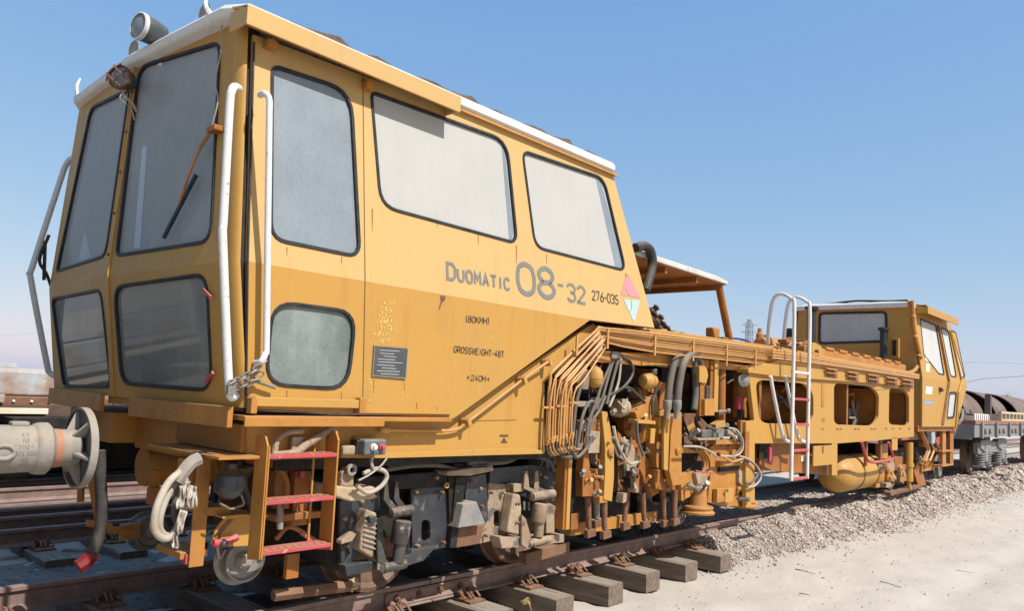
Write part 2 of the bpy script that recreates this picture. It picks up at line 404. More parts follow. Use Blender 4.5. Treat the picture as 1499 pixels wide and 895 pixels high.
def stroke(mb, fr, pts, w, h=0.0):    # fr(a, b, h) -> place; flat strip along 2D points
    n = len(pts); closed = n > 2 and pts[0] == pts[-1]
    P = [Vector(q) for q in (pts[:-1] if closed else pts)]; n = len(P); Lf = []; Rt = []
    for i in range(n):
        e1 = P[i] - P[i - 1] if (closed or i > 0) else P[1] - P[0]
        e2 = P[(i + 1) % n] - P[i] if (closed or i < n - 1) else e1
        if not closed and i == 0: e1 = e2
        n1 = Vector((-e1.y, e1.x)).normalized(); n2 = Vector((-e2.y, e2.x)).normalized(); q = n1 + n2
        q = q.normalized() if q.length > 1e-6 else n1
        k = w / 2 / max(0.5, q.dot(n1)); Lf.append(P[i] + q * k); Rt.append(P[i] - q * k)
    k = len(mb.v)
    for a, b in zip(Lf, Rt): mb.v.append(tuple(fr(a.x, a.y, h))); mb.v.append(tuple(fr(b.x, b.y, h)))
    for i in range(n if closed else n - 1):
        j = (i + 1) % n; mb.f.append((k + 2 * i, k + 2 * i + 1, k + 2 * j + 1, k + 2 * j))
def lettering(mb, pl, text, p0, p1, hgt, w=0.18, caps=None, gap=1.7, h=0.003, slant=0.0):
    a0, a1 = Vector(pl.at(*p0)), Vector(pl.at(*p1)); d = (a1 - a0); ln = d.length; d.normalize(); e = Vector((-d.y, d.x))
    adv = []
    for i, c in enumerate(text):
        k = 1.0 if (caps is None or i == 0) else caps
        adv.append((2.4 if c in '-()I' else 4.0) * k)
    tot = sum(adv) + gap * (len(text) - 1); sx = ln / tot; x = 0
    for i, c in enumerate(text):
        k = 1.0 if (caps is None or i == 0) else caps
        off = -0.8 * k if c in '-()I' else 0
        for pts in GL[c]:
            if c in 'OC0832659SGU()':
                cl = pts[0] == pts[-1]; z_ = pts[:-1] if cl else pts; o_ = []
                for i_ in range(len(z_)):
                    if not cl and i_ in (0, len(z_) - 1): o_.append(z_[i_]); continue
                    A_, B_, C_ = z_[i_ - 1], z_[i_], z_[(i_ + 1) % len(z_)]
                    o_ += [(B_[0] + (A_[0] - B_[0]) * .28, B_[1] + (A_[1] - B_[1]) * .28), (B_[0] + (C_[0] - B_[0]) * .28, B_[1] + (C_[1] - B_[1]) * .28)]
                pts = o_ + ([o_[0]] if cl else [])
            def fr(a, b, hh): q = a0 + d * a + e * b; return pl.p(q.x, q.y, hh)
            stroke(mb, fr, [((x + off + q[0] * k + slant * q[1] * k) * sx, q[1] / 6 * hgt * k) for q in pts], hgt * w * (k ** 0.3), h)
        x += adv[i] + gap
# ------------------------------------------------------------------ ground, ballast, tracks
def sstep(a, b, x):
    t = np.clip((np.asarray(x, float) - a) / (b - a), 0, 1); return t * t * (3 - 2 * t)
def sand_z(x, y):
    x = np.asarray(x, float); y = np.asarray(y, float)
    z = -0.37 + 0.012 * np.sin(x * 1.7 + 0.6 * y) * np.sin(y * 1.3 + 1) + 0.008 * np.sin(x * 4.1 + 2 * y) * np.cos(y * 3.7 - x)
    z = z + 0.10 * sstep(0.9, 1.6, y) * (1 - sstep(8, 14, y)) + 0.05 * np.exp(-((y + 4.7) / 0.5) ** 2) * sstep(5, 9, x)
    for yc, w in ((-3.35, .16), (-5.0, .18)): z = z - 0.022 * np.exp(-((y - yc - .12 * np.sin(x * .35)) / w) ** 2) * (x > 3) + 0.012 * np.exp(-((y - yc - .12 * np.sin(x * .35) - 2 * w) / w) ** 2) * (x > 3)
    return z
def toe_y(x):
    x = np.asarray(x, float)
    return np.interp(x, [5.2, 6.2, 7.9, 10.4, 15, 21, 32], [-1.16, -1.27, -1.42, -1.54, -1.55, -1.66, -1.8]) - 0.05 * np.sin(x * 1.9) - 0.04 * np.sin(x * 4.3 + 1) - 0.02 * np.sin(x * 11)
def bal_z(x, y):
    x = np.asarray(x, float); y = np.asarray(y, float)
    s = sstep(4.75 + 0.25 * np.sin(y * 5), 5.9, x)
    top = -0.045 - 0.06 * (np.abs(y) < 0.68)
    t = sstep(0, 1, (y - (toe_y(x) - 0.12)) / 0.74)
    z = -0.43 + (top + 0.43) * t * s
    z = np.where(y > 0.8, -0.43 + (top + 0.43) * s * (1 - sstep(0.85, 1.7, y)), z)
    return z + 0.012 * np.sin(x * 7) * np.sin(y * 9)

SAND = mat('pale_sand', (0.455, 0.405, 0.34), 0.95, c2=(0.395, 0.35, 0.29), amt=0.8, sc=1.1, c3=(0.34, 0.27, 0.20), amt3=0.45, sc3=34, bump=0.5, bsc=26)
def axis(lo, a, b, hi, st):
    c = list(np.arange(a, b + 1e-6, st)); q = st
    l = []; v = a
    while v > lo: q *= 1.35; v -= q; l.append(max(v, lo))
    q = st; r = []; v = b
    while v < hi: q *= 1.35; v += q; r.append(min(v, hi))
    return np.array(l[::-1] + c + r)
gx, gy = axis(-1500, -3, 24, 2500, 0.12), axis(-900, -6, 8, 2500, 0.12)
GX, GY = np.meshgrid(gx, gy, indexing='ij')
GZ = sand_z(GX, GY) + 0.010 * rng.standard_normal(GX.shape) * ((GX > -4) & (GX < 25) & (GY > -7) & (GY < 9))
def grid_obj(name, GX, GY, GZ, m_):
    a, b = GX.shape; idx = np.arange(a * b).reshape(a, b)
    F_ = np.stack([idx[:-1, :-1], idx[1:, :-1], idx[1:, 1:], idx[:-1, 1:]], -1).reshape(-1, 4)
    me = bpy.data.meshes.new(name)
    me.from_pydata(np.stack([GX, GY, GZ], -1).reshape(-1, 3).tolist(), [], F_.tolist())
    me.polygons.foreach_set('use_smooth', [True] * len(me.polygons)); me.materials.append(m_)
    o = bpy.data.objects.new(name, me); col.objects.link(o); return o
ground = tag(grid_obj('ground', GX, GY, GZ, SAND), kind='structure')
BED = mat('ballast_bed', (0.30, 0.25, 0.215), 0.95, c2=(0.21, 0.17, 0.145), amt=0.9, sc=18, c3=(0.38, 0.33, 0.28), amt3=0.8, sc3=40, bump=1.0, bsc=60)
BX, BY = np.meshgrid(np.arange(4.4, 60, 0.16), np.arange(-3.0, 2.2, 0.08), indexing='ij')
tag(grid_obj('ballast_bed', BX, BY, bal_z(BX, BY), BED), kind='structure')

# loose stones: thousands of small chipped lumps
def stones(name, X, Y, Z, size, m_, seed=3):
    g = np.random.default_rng(seed); bm = bmesh.new(); bmesh.ops.create_icosphere(bm, subdivisions=1, radius=1.0)
    V = np.array([v.co[:] for v in bm.verts]); Fc = np.array([[v.index for v in f.verts] for f in bm.faces]); bm.free()
    n = len(X); nv = len(V); var = []
    for k in range(12):
        q = V * (1 + 0.28 * g.standard_normal((nv, 1))); q = q * np.array([1, g.uniform(0.6, 1), g.uniform(0.45, 0.8)]); var.append(q)
    var = np.array(var); pick = g.integers(0, 12, n)
    a = g.uniform(0, 6.28, n); b = g.normal(0, 0.5, n)
    ca, sa, cb, sb = np.cos(a), np.sin(a), np.cos(b), np.sin(b)
    P_ = var[pick] * size[:, None, None]
    x = P_[..., 0] * ca[:, None] - P_[..., 1] * sa[:, None]; y = P_[..., 0] * sa[:, None] + P_[..., 1] * ca[:, None]; z = P_[..., 2]
    y2 = y * cb[:, None] - z * sb[:, None]; z2 = y * sb[:, None] + z * cb[:, None]
    VV = np.stack([x + X[:, None], y2 + Y[:, None], z2 + Z[:, None]], -1).reshape(-1, 3)
    FF = (Fc[None] + (np.arange(n) * nv)[:, None, None]).reshape(-1, 3)
    me = bpy.data.meshes.new(name); me.vertices.add(len(VV)); me.vertices.foreach_set('co', VV.ravel().astype(np.float32))
    me.loops.add(FF.size); me.loops.foreach_set('vertex_index', FF.ravel().astype(np.int32))
    me.polygons.add(len(FF)); me.polygons.foreach_set('loop_start', np.arange(0, FF.size, 3, dtype=np.int32))
    me.update(calc_edges=True)
    at = me.attributes.new('tone', 'FLOAT', 'POINT'); at.data.foreach_set('value', np.repeat(g.random(n), nv).astype(np.float32))
    me.materials.append(m_); o = bpy.data.objects.new(name, me); col.objects.link(o); return o
STONE = bpy.data.materials.new('ballast_stone'); STONE.use_nodes = True
_t = STONE.node_tree; _a = _t.nodes.new('ShaderNodeAttribute'); _a.attribute_name = 'tone'
_r = _t.nodes.new('ShaderNodeValToRGB'); _c = _r.color_ramp
_c.elements[0].color = (0.19, 0.145, 0.12, 1); _c.elements[1].color = (0.45, 0.40, 0.345, 1)
for pos, c in ((0.2, (0.30, 0.25, 0.21)), (0.45, (0.40, 0.34, 0.285)), (0.62, (0.30, 0.205, 0.165)), (0.8, (0.44, 0.38, 0.32))):
    e = _c.elements.new(pos); e.color = (*c, 1)
_t.links.new(_a.outputs['Fac'], _r.inputs[0]); _t.links.new(_r.outputs[0], _t.nodes['Principled BSDF'].inputs['Base Color'])
_t.nodes['Principled BSDF'].inputs['Roughness'].default_value = 0.92
xs = []; ys = []; sz = []
for x0, x1, den in ((4.6, 8, 2700), (8, 12, 1800), (12, 18, 900), (18, 34, 330)):
    n = int((x1 - x0) * 2.5 * den); x = rng.uniform(x0, x1, n); y = rng.uniform(-2.15, 0.35, n)
    keep = (bal_z(x, y) > sand_z(x, y) - 0.012) & ~(np.abs(y + 0.75) < 0.05)
    xs.append(x[keep]); ys.append(y[keep]); sz.append(np.full(keep.sum(), {4.6: .0142, 8: .0185, 12: .025, 18: .038}[x0]))
# stones strayed over the sand beyond the toe
n = 1300; x = rng.uniform(5, 22, n); y = toe_y(x) + 0.02 - rng.exponential(0.14, n)
xs.append(x); ys.append(y); sz.append(np.full(n, 0.011))
n = 520; x = rng.uniform(2.5, 16, n); y = -1.4 - np.abs(rng.normal(0, 1.6, n)); xs.append(x); ys.append(y); sz.append(np.full(n, 0.008))
# between the sleepers and the tracks on the far side
n = 900; x = rng.uniform(-2, 4.8, n); y = rng.uniform(-1.0, 2.6, n); xs.append(x); ys.append(y); sz.append(np.full(n, 0.014))
xs = np.concatenate(xs); ys = np.concatenate(ys); sz = np.concatenate(sz) * rng.lognormal(0, 0.3, len(xs))
zs = np.maximum(bal_z(xs, ys), sand_z(xs, ys)) + sz * 0.35
st = tag(stones('ballast_stones', xs, ys, zs, sz, STONE), 'pinkish grey ballast stones heaped beside the near rail', 'ballast', kind='stuff')

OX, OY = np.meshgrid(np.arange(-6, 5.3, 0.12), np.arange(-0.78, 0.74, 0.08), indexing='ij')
tag(grid_obj('shade_dark_trackbed', OX, OY, sand_z(OX, OY) + 0.035 + 0.02 * np.sin(OX * 9) * np.sin(OY * 11) - 0.10 * (np.abs(OY + 0.02) > 0.70), mat('shade_dark_trackbed', (0.075, 0.06, 0.05), 0.9, c2=(0.14, 0.115, 0.095), amt=0.8, sc=3, c3=(0.25, 0.21, 0.17), amt3=0.6, sc3=14, bump=0.7, bsc=30)), kind='structure')  # the machine's shadow painted as a dark sheet between the rails
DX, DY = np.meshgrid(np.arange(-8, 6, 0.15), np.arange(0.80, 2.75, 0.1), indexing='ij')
tag(grid_obj('shaded_dirty_sand', DX, DY, sand_z(DX, DY) + 0.012 - 0.08 * (DY < .86) - 0.08 * (DY > 2.66) - 0.08 * (DX > 5.8), mat('shaded_dirty_sand', (0.17, 0.15, 0.13), 0.95, c2=(0.25, 0.225, 0.19), amt=0.8, sc=2.5, c3=(0.08, 0.065, 0.055), amt3=0.8, sc3=9, th3=0.55, bump=0.6, bsc=30)), kind='structure')  # dirty sand, its colour darkened further to carry the machine's shade
KX, KY = np.meshgrid(np.arange(-14, 6.5, 0.5), np.arange(5.3, 11, 0.3), indexing='ij')
tag(grid_obj('dark_yard_ground', KX, KY, sand_z(KX, KY) + 0.03 - 0.12 * (KY > 10.6) - 0.12 * (KY < 5.45) - 0.12 * (KX > 5.9), mat('dark_yard_ground', (0.06, 0.048, 0.04), 0.95, c2=(0.11, 0.085, 0.065), amt=0.8, sc=2, bump=0.6, bsc=20)), kind='structure')  # dark sheet over the sand in front of the far left wagon
RAILPROF = [(-.035,0),(.035,0),(.036,-.03),(.012,-.043),(.009,-.128),(.07,-.148),(.07,-.158),(-.07,-.158),(-.07,-.148),(-.009,-.128),(-.012,-.043),(-.036,-.03)]
def rail(x0, x1, y, z=0.0, name='rail', parent=None, m_=None, sc=1.0):
    mb = MB(); mb.prism([(x0, y + a * sc, z + b * sc) for a, b in RAILPROF], (x1 - x0, 0, 0)); return mb.build(name, m_ or RAIL, parent, bevel=0.004)

tr = thing('railway_track', 'rusty rails on timber sleepers carrying the yellow machine', 'track', (0, 0, -0.36))
rail(-30, 1.52, -0.785 + .035, 0, 'rail', tr); rail(1.53, 90, -0.75, 0, 'rail', tr); rail(-30, 90, 0.75, 0, 'rail', tr)
# fishplates at the joint, four bolts
mb = MB()
fp = MB(); fp.prism([(1.10, -.75 - a, b) for a, b in ((.013,-.05),(.034,-.042),(.044,-.052),(.026,-.066),(.022,-.112),(.06,-.13),(.056,-.142),(.013,-.126))], (0.88, 0, 0))
f1 = fp.build('fishplate', RAIL, tr, bevel=0.003)
for i in range(4):
    q = MB(); bx = 1.20 + i * 0.215
    q.cyl((bx, -.77, -.088), (bx, -.80, -.088), 0.022, 6).cyl((bx, -.79, -.088), (bx, -.818, -.088), 0.011, 8); q.build('fishplate_bolt', RUST, f1)
def clip_mesh():
    mb = MB()
    mb.box(-.085, .085, -.26, -.05, -.180, -.160)
    mb.box(-.05, .05, -.105, -.060, -.160, -.125)
    for sx in (-.048, .048):
        mb.cyl((sx, -.118, -.16), (sx, -.118, -.085), .012, 8); mb.cyl((sx, -.118, -.135), (sx, -.118, -.108), .023, 6)
        mb.tube([(sx - .03, -.20, -.15), (sx - .03, -.14, -.11), (sx, -.075, -.118), (sx + .03, -.13, -.105), (sx + .03, -.205, -.15)], .010, 6, 4)
    return mb
clip0 = clip_mesh()
def sleeper(x, y0, y1, zt, parent, rails, first=[None], tilt=0.0, hgt=.18):
    mb = MB(); w = 0.12 + random.uniform(-.008, .008)
    # hewn timber with slightly uneven faces and a split end
    ny = 8; V = []
    for i in range(ny + 1):
        y = y0 + (y1 - y0) * i / ny
        j = lambda a: random.uniform(-a, a)
        V += [(x - w + j(.006), y, zt - hgt), (x + w + j(.006), y, zt - hgt), (x + w + j(.006), y, zt - .012 + j(.004)), (x + w - .014, y, zt + j(.003)), (x - w + .014, y, zt + j(.003)), (x - w + j(.006), y, zt - .012 + j(.004))]
    Fs = [tuple(reversed(range(6))), tuple(ny * 6 + k for k in range(6))]
    for i in range(ny):
        for k in range(6): Fs.append((i * 6 + k, i * 6 + (k + 1) % 6, i * 6 + 6 + (k + 1) % 6, i * 6 + 6 + k))
    mb.add(V, Fs)
    o = mb.build('sleeper', WOOD, parent)
    for ry in rails:
        c = MB(); c.add([(x + q[0], ry + q[1], zt + .18 + q[2]) for q in clip0.v], clip0.f)
        k = c.build('rail_clip', RUST, o)
    return o
SP = 0.706
for k in range(-6, 4): sleeper(3.235 + k * SP, -1.30 - random.uniform(-.03, .03), 1.30, -.18, tr, (-.75, .75) if k < 1 else (-.75,))
# second track to the left of the machine
tr2 = thing('railway_track', 'second railway track in the shade beyond the machine', 'track', (0, 3.6, -0.3))
rail(-40, 60, 2.95, -.02, 'rail', tr2); rail(-40, 60, 4.45, -.02, 'rail', tr2)
for k in range(-4, 12): sleeper(-0.05 + k * 0.62, 2.32 + random.uniform(-.05, .05), 5.0, -.20, tr2, (2.95,), hgt=.16)
# spare rails lying on their feet between the tracks
for i, (y, z, lb) in enumerate(((3.40, .02, 'nearest of the spare rails lying beyond the machine'), (3.85, .03, 'middle one of the spare rails lying beyond the machine'), (5.15, .06, 'farthest of the spare rails lying beyond the machine'))):
    tag(rail(-25, 40, y, z, 'spare_rail'), lb, 'rail', 'spare rails')
# ------------------------------------------------------------------ the tamping machine
TM = thing('tamping_machine', 'yellow rail tamping machine with two cabs standing on the near track', 'rail machine', (5.5, 0, 0))
ZB, ZF, ZR = 1.285, 2.088, 3.50
YL, YT = -1.45, -1.27
# ---- near cab shell
PLo = Plane((0, YL, 0), (1, 0, 0), (0, 0, 1))                                  # lower side
PUp = Plane((0, YL, ZF), (1, 0, 0), (0, YT - YL, 3.523 - ZF))                  # upper side, leaning in
xb, xm, xt = -.520, -.622, -.590                                               # nose corner at bottom, belt, top
cb, cm, ct = -.61, -.711, -.643                                                # nose centre line
def front_plane(a, b, c): o = Vector(a); return Plane(o, Vector(b) - o, Vector(c) - o)
YC, YCT = 1.36, 1.19
FNU = front_plane((cm, 0, 2.08), (xm, -YC, 2.08), (ct, 0, 3.457)); FNL = front_plane((cb, 0, 1.31), (xb, -YC, 1.31), (cm, 0, 2.08))
FFU = front_plane((xm, YC, 2.08), (cm, 0, 2.08), (xt, YCT, 3.457)); FFL = front_plane((xb, YC, 1.31), (cb, 0, 1.31), (xm, YC, 2.08))
def to2(pl, p): q = Vector(p) - pl.o; return (q.dot(pl.ex), q.dot(pl.ey))

def win(pl, px, r): return rounded([pl.at(u, v) for u, v in px], r)
W1 = win(PUp, [(398,95),(514,133),(527,377),(396,350)], [.06,.17,.10,.10])
W2 = win(PUp, [(543,134),(742,206),(757,357),(557,302)], [.05,.16,.10,.13])
W3 = win(PUp, [(764,220),(884,261),(916,397),(783,362)], [.09,.12,.11,.11])
W4 = win(PLo, [(399,441),(521,457),(509,571),(388,563)], [.14,.14,.15,.13])
V1 = win(FNU, [(203,98),(323,61),(309,354),(170,375)], [.14,.09,.12,.06])
V2 = win(FFU, [(133,158),(190,130),(155,375),(83,398)], [.10,.05,.10,.05])
V3 = win(FNL, [(167,420),(303,401),(311,573),(178,562)], [.12,.12,.14,.12])
V4 = win(FFL, [(76,438),(148,424),(163,567),(93,566)], [.08,.10,.09,.08])

cabp = MB()
# lower side
lo_out = [PLo.at(u, v) for u, v in [(361,393),(864,466.5),(664,613),(361,598)]]
lo_out[0] = (lo_out[0][0], ZF - .0005); lo_out[1] = (lo_out[1][0], ZF - .0005)
cabp.sheet(PLo, lo_out, [W4], 0, .035)
# upper side
up_out = [PUp.at(u, v) for u, v in [(361,392),(371,50),(895,247),(958,480),(864,466.5)]]
up_out[0] = (up_out[0][0], 0.0); up_out[4] = (up_out[4][0], 0.0)
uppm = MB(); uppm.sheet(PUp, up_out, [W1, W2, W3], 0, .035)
xr_t, xr_b = PUp.p(*up_out[2]).x, PUp.p(*up_out[3]).x
zrb = PUp.p(*up_out[3]).z
# front facets
def facet(pl, corners, holes): cabp.sheet(pl, [to2(pl, c) for c in corners], holes, 0, .03)
kz = (3.50 - 2.08) / (3.457 - 2.08); xt5, ct5, yt5 = xm + (xt - xm) * kz, cm + (ct - cm) * kz, YC + (YCT - YC) * kz
facet(FNU, [(cm,0,2.08),(xm,-YC,2.08),(xt5,-yt5,3.50),(ct5,0,3.50)], [V1])
facet(FNL, [(cb,0,1.31),(xb,-YC,1.31),(xm,-YC,2.08),(cm,0,2.08)], [V3])
facet(FFU, [(xm,YC,2.08),(cm,0,2.08),(ct5,0,3.50),(xt5,yt5,3.50)], [V2])
facet(FFL, [(xb,YC,1.31),(cb,0,1.31),(cm,0,2.08),(xm,YC,2.08)], [V4])
# rounded corner pillars (near and far)
for sg in (-1, 1):
    rows = []
    for z, x, yc, yo in ((1.31, xb, YC, 1.45), (2.08, xm, YC, 1.45), (3.50, xt5, yt5, 1.265)):
        row = []
        for j in range(7):
            a = math.pi / 2 * j / 6
            row.append((x + .040 * (1 - math.cos(a)), sg * (yc + (yo - yc) * math.sin(a)), z))
        row.append((x + .042, sg * (yo - .04), z)); row.append((x + .03, sg * (yc - .02), z))
        rows.append(row)
    V = [q for r_ in rows for q in r_]; n = 9; Fs = []
    for i in range(2):
        for j in range(n): Fs.append((i*n+j, i*n+(j+1) % n, i*n+n+(j+1) % n, i*n+n+j))
    Fs += [tuple(range(n)), tuple(2*n + k for k in range(n))]
    cabp.add(V, Fs)
# far side, rear wall, floor
cabp.add([(-.44,1.45,1.31),(-.44,1.45,ZF),(-.42,1.27,3.46),(xr_t,1.27,3.46),(xr_b,1.45,zrb),(2.4,1.45,ZF),(1.1,1.45,1.31)], [(0,1,5,6),(1,2,3,4,5)])
cabp.add([(xr_t,-1.235,3.48),(xr_t,1.27,3.48),(xr_b,1.45,zrb),(xr_b,-1.415,zrb)], [(0,1,2,3)])
cabp.box(-.42, 1.0, -1.40, 1.43, 1.295, 1.325)
cabp.add([(1.0,-1.41,1.31),(1.0,1.44,1.31),(2.45,1.44,2.04),(2.45,-1.41,2.04),(xr_b,-1.41,zrb),(xr_b,1.44,zrb)], [(0,1,2,3),(3,2,5,4)])
CAB = cabp.build('driver_cab', YEL, TM, smooth=28)
uppm.build('upper_side_panel', YELP, CAB)

def pane(pl, w, mat_, name='window_pane', depth=.012):
    mb = MB(); mb.sheet(pl, offset(w, .004), (), -depth, .006); o = mb.build(name, mat_, CAB)
    g = MB(); g.sheet(pl, offset(w, .009), [offset(w, -.011)], .008, .028); g.build('window_gasket', RUB, CAB, bevel=.003)
    return o
pane(PUp, W1, G_DOOR); pane(PUp, W2, G_WHITE); pane(PUp, W3, G_WHITE); pane(PLo, W4, G_LOW)
pane(FNU, V1, G_FRONT, 'windscreen_pane'); pane(FFU, V2, G_FRONT, 'windscreen_pane'); pane(FNL, V3, G_FLOW, 'windscreen_pane'); pane(FFL, V4, G_FLOW, 'windscreen_pane')
def strip(pl, px, m_, nm='glass_strip'):
    a = MB(); a.add([pl.p(*pl.at(u, v), -.0105) for u, v in px], [tuple(range(len(px)))]); a.build(nm, m_, CAB)
G_CLEAN = glass('glass_clean_edge', (.30,.36,.40), .55, .1)
strip(PUp, [(874,262),(881,265),(911,378),(911,391),(903,393)], G_CLEAN); strip(PUp, [(736,212),(740,216),(753,340),(751,350),(747,352)], G_CLEAN)
strip(FNU, [(206,214),(213,213),(203,362),(193,364)], glass('glass_painted_sky_slit', (.50,.54,.58), .7, .1)); strip(FFU, [(120,345),(124,340),(131,376),(112,383)], MATS.get('x') or glass('glass_pale_corner', (.46,.48,.50), .7, .1))  # pale slit paints in sky light seen through to the side window
# centre mullion with screws, belt seam
mb = MB(); mb.bar((cm-.004,0,2.08), (ct-.004,0,3.45), .05, .012, (1,0,0)); mb.bar((cb-.004,0,1.32), (cm-.004,0,2.08), .05, .012, (1,0,0))
mb.build('mullion', YEL, CAB, bevel=.003)
for t in (.1,.3,.5,.7,.9):
    q = MB(); p_ = Vector((cm,0,2.08)).lerp(Vector((ct,0,3.45)), t); q.ball(p_ + Vector((-.014,0,0)), .010, n=8, m_=5); q.build('screw', RUST, CAB)
# black gap strip at the door
mb = MB()
mb.add([(xb+.03,-1.432,1.29),(xb+.10,-1.432,1.29),(xm+.13,-1.432,2.08),(xm+.03,-1.432,2.08),(xt+.12,-1.252,3.47),(xt+.03,-1.252,3.47)], [(0,1,2,3),(3,2,4,5)])
mb.build('door_gap', BLK, CAB)
q = MB(); a0 = PUp.at(371,62); a1 = PUp.at(361.5,392)
q.tube([PUp.p(a0[0], a0[1], .006), PUp.p(a1[0], 0, .006), PLo.p(PLo.at(360,590)[0], 1.31, .004)], .007, 6, 0); q.build('door_seal', RUB, CAB)
# roof: white shell with rounded rim
def roof_ring(z, gx, gy):
    return [(ct - .02 - gx, 0, z), (xt - .02 - gx, -YCT + .05 , z), (xt + .05 - gx * .6, -1.27 - gy, z), (xr_t + .03, -1.27 - gy, z), (xr_t + .03, 1.27 + gy, z), (xt + .05 - gx * .6, 1.27 + gy, z), (xt - .02 - gx, YCT - .05, z)]
rings = [roof_ring(3.483, .02, .012), roof_ring(3.498, .045, .028), roof_ring(3.535, .05, .030), roof_ring(3.57, .02, .0), roof_ring(3.59, -.06, -.10), roof_ring(3.602, -.30, -.5)]
mb = MB(); V = [q for r_ in rings for q in r_]; n = 7; Fs = [tuple(range(n)), tuple(5*n + k for k in range(n))]
for i in range(5):
    for j in range(n): Fs.append((i*n+j, i*n+(j+1) % n, i*n+n+(j+1) % n, i*n+n+j))
mb.add(V, Fs); mb.build('roof', WHT, CAB, bevel=.012, smooth=40)
# ragged dark roof covering and rain gutter
mb = MB(); pts = []
for i in range(31):
    t = i / 30; pts.append((-.25 + t * (xr_t + .2), -1.20 + .03 * math.sin(i * 1.7) - .02 * math.sin(i * .6), 3.612 + .006 * math.sin(i * 2.3) + .008 * abs(math.sin(i*.7))))
V = pts + [(x, -.6, 3.622) for x, y, z in pts] + [(x, y + .004, z - .04) for x, y, z in pts]
Fs = [(i, i+1, 31+i+1, 31+i) for i in range(30)] + [(i, i+1, 62+i+1, 62+i) for i in range(30)]
mb.add(V, Fs); mb.build('roof_covering', mat('roof_felt', (.10,.065,.045), .9, c2=(.2,.15,.11), amt=.8, sc=5, bump=.5), CAB)
mb = MB(); mb.bar((1.0,-1.30,3.452), (xr_t+.05,-1.30,3.452), .035, .014); mb.build('rain_gutter', COP, CAB)
# door visor: folded sheet housing with brackets
vx0, vx1 = S(362,20,-1.44).x, S(675,150,-1.44).x
mb = MB(); mb.prism([(vx0, -1.26, 3.515), (vx0, -1.44, 3.475), (vx0, -1.44, 3.365), (vx0, -1.425, 3.365), (vx0, -1.425, 3.46), (vx0, -1.26, 3.50)], (vx1 - vx0, 0, 0))
mb.box(vx0, vx0 + .012, -1.425, -1.25, 3.37, 3.48).box(vx1 - .012, vx1, -1.425, -1.28, 3.37, 3.48)
mb.build('door_visor', YELP, CAB, bevel=.004)
for u, v in ((392,68),(535,128)):
    b = MB(); c = PUp.at(u, v); p_ = PUp.p(c[0], c[1]); b.obox(p_ + Vector((0,-.03,0)), (.03,0,0), (0,.03,0), (0,0,.022)); b.cyl(p_ + Vector((0,-.05,-.03)), p_ + Vector((0,-.05,.03)), .014, 8); b.build('visor_bracket', YELB, CAB)
mb = MB(); mb.box(vx0+.02, vx1-.02, -1.40, -1.34, 3.40, 3.43); mb.build('door_track', ORG, CAB)
# door rail ledge and step shelf under the cab
mb = MB(); mb.pxbox(374,584,534,597,-1.50,.05); mb.build('door_sill', YEL, CAB, bevel=.004)
for u in (372,531):
    b = MB(); b.pxbox(u-4,583,u+5,606,-1.51,.05); b.build('sill_bracket', YELB, CAB, bevel=.003)
mb = MB(); x0, x1 = -.52, S(662,612,-1.5).x
mb.box(x0, x1, -1.50, -1.30, 1.245, 1.272); mb.box(x0, .40, -1.512, -1.50, 1.215, 1.268)
mb.build('running_board', YELB, CAB, bevel=.003)
mb = MB(); mb.pxbox(530,600,662,606,-1.475,.05); mb.build('lower_trim', YEL, CAB)
# front apron plates under the windscreens
for a, b_, z0, z1, d in ((-1.44,-.36,1.205,1.315,.03),(.14,1.40,1.205,1.32,.0),(-.36,.14,1.26,1.32,-.05)):
    q = MB(); f_ = lambda y: cb + (xb - cb) * abs(y) / YC - .035 - d
    q.prism([(f_(a), a, z0), (f_(b_), b_, z0), (f_(b_), b_, z1), (f_(a), a, z1)], (.03, 0, 0)); q.build('front_apron', YELB, CAB, bevel=.003)
# grab rails
def rail_tube(pts, r, name='grab_rail', m_=WHT, par=CAB, sm=6): q = MB(); q.tube(pts, r, 10, sm); return q.build(name, m_, par, smooth=50)
rail_tube([S(349,129,-1.40), S(343,127,-1.47), S(339,134,-1.49), S(336,160,-1.49), S(327,325,-1.49), S(326,345,-1.49), S(333,520,-1.49), S(336,570,-1.49), S(339,582,-1.48), S(345,580,-1.42)], .022)
rail_tube([S(381,139,-1.42), S(388,137,-1.50), S(394,146,-1.52), S(394,180,-1.52), S(392,340,-1.52), S(390,500,-1.52), S(388,518,-1.52), S(382,530,-1.52), S(374,532,-1.46)], .018)
rail_tube([S(110,231,1.40), S(103,233,1.47), S(96,243,1.49), S(88,265,1.49), S(47,392,1.49), S(45,408,1.49), S(68,530,1.49), S(73,546,1.49), S(82,552,1.44)], .022)
# chains across the door and padlock
def chain(a, b, sag, n, par, r=.005, ln=.028):
    a, b = Vector(a), Vector(b)
    for i in range(n):
        t = (i + .5) / n; p_ = a.lerp(b, t) - Vector((0,0,sag * 4 * t * (1 - t))); d = (b - a).normalized()
        s_ = Vector((0,0,1)) if i % 2 else Vector((0,-1,0)); s_ = (s_ - d * s_.dot(d)).normalized()
        q = MB(); q.tube([p_ + d * ln * math.cos(k) + s_ * ln * .55 * math.sin(k) for k in [2*math.pi*j/10 for j in range(11)]], r, 5, 0, False); q.build('chain_link', STEEL, par)
chain(S(334,562,-1.51), S(388,528,-1.54), .02, 7, CAB, .0055, .026); chain(S(336,566,-1.50), S(384,545,-1.52), .03, 6, CAB, .0055, .026)
q = MB(); q.pxbox(334,566,346,578,-1.53,.025); c = S(340,566,-1.518); q.tube([c + Vector((-.018,0,0)), c + Vector((-.016,0,.03)), c + Vector((.016,0,.03)), c + Vector((.018,0,0))], .005, 6, 4); q.build('padlock', STEEL, CAB, bevel=.003)
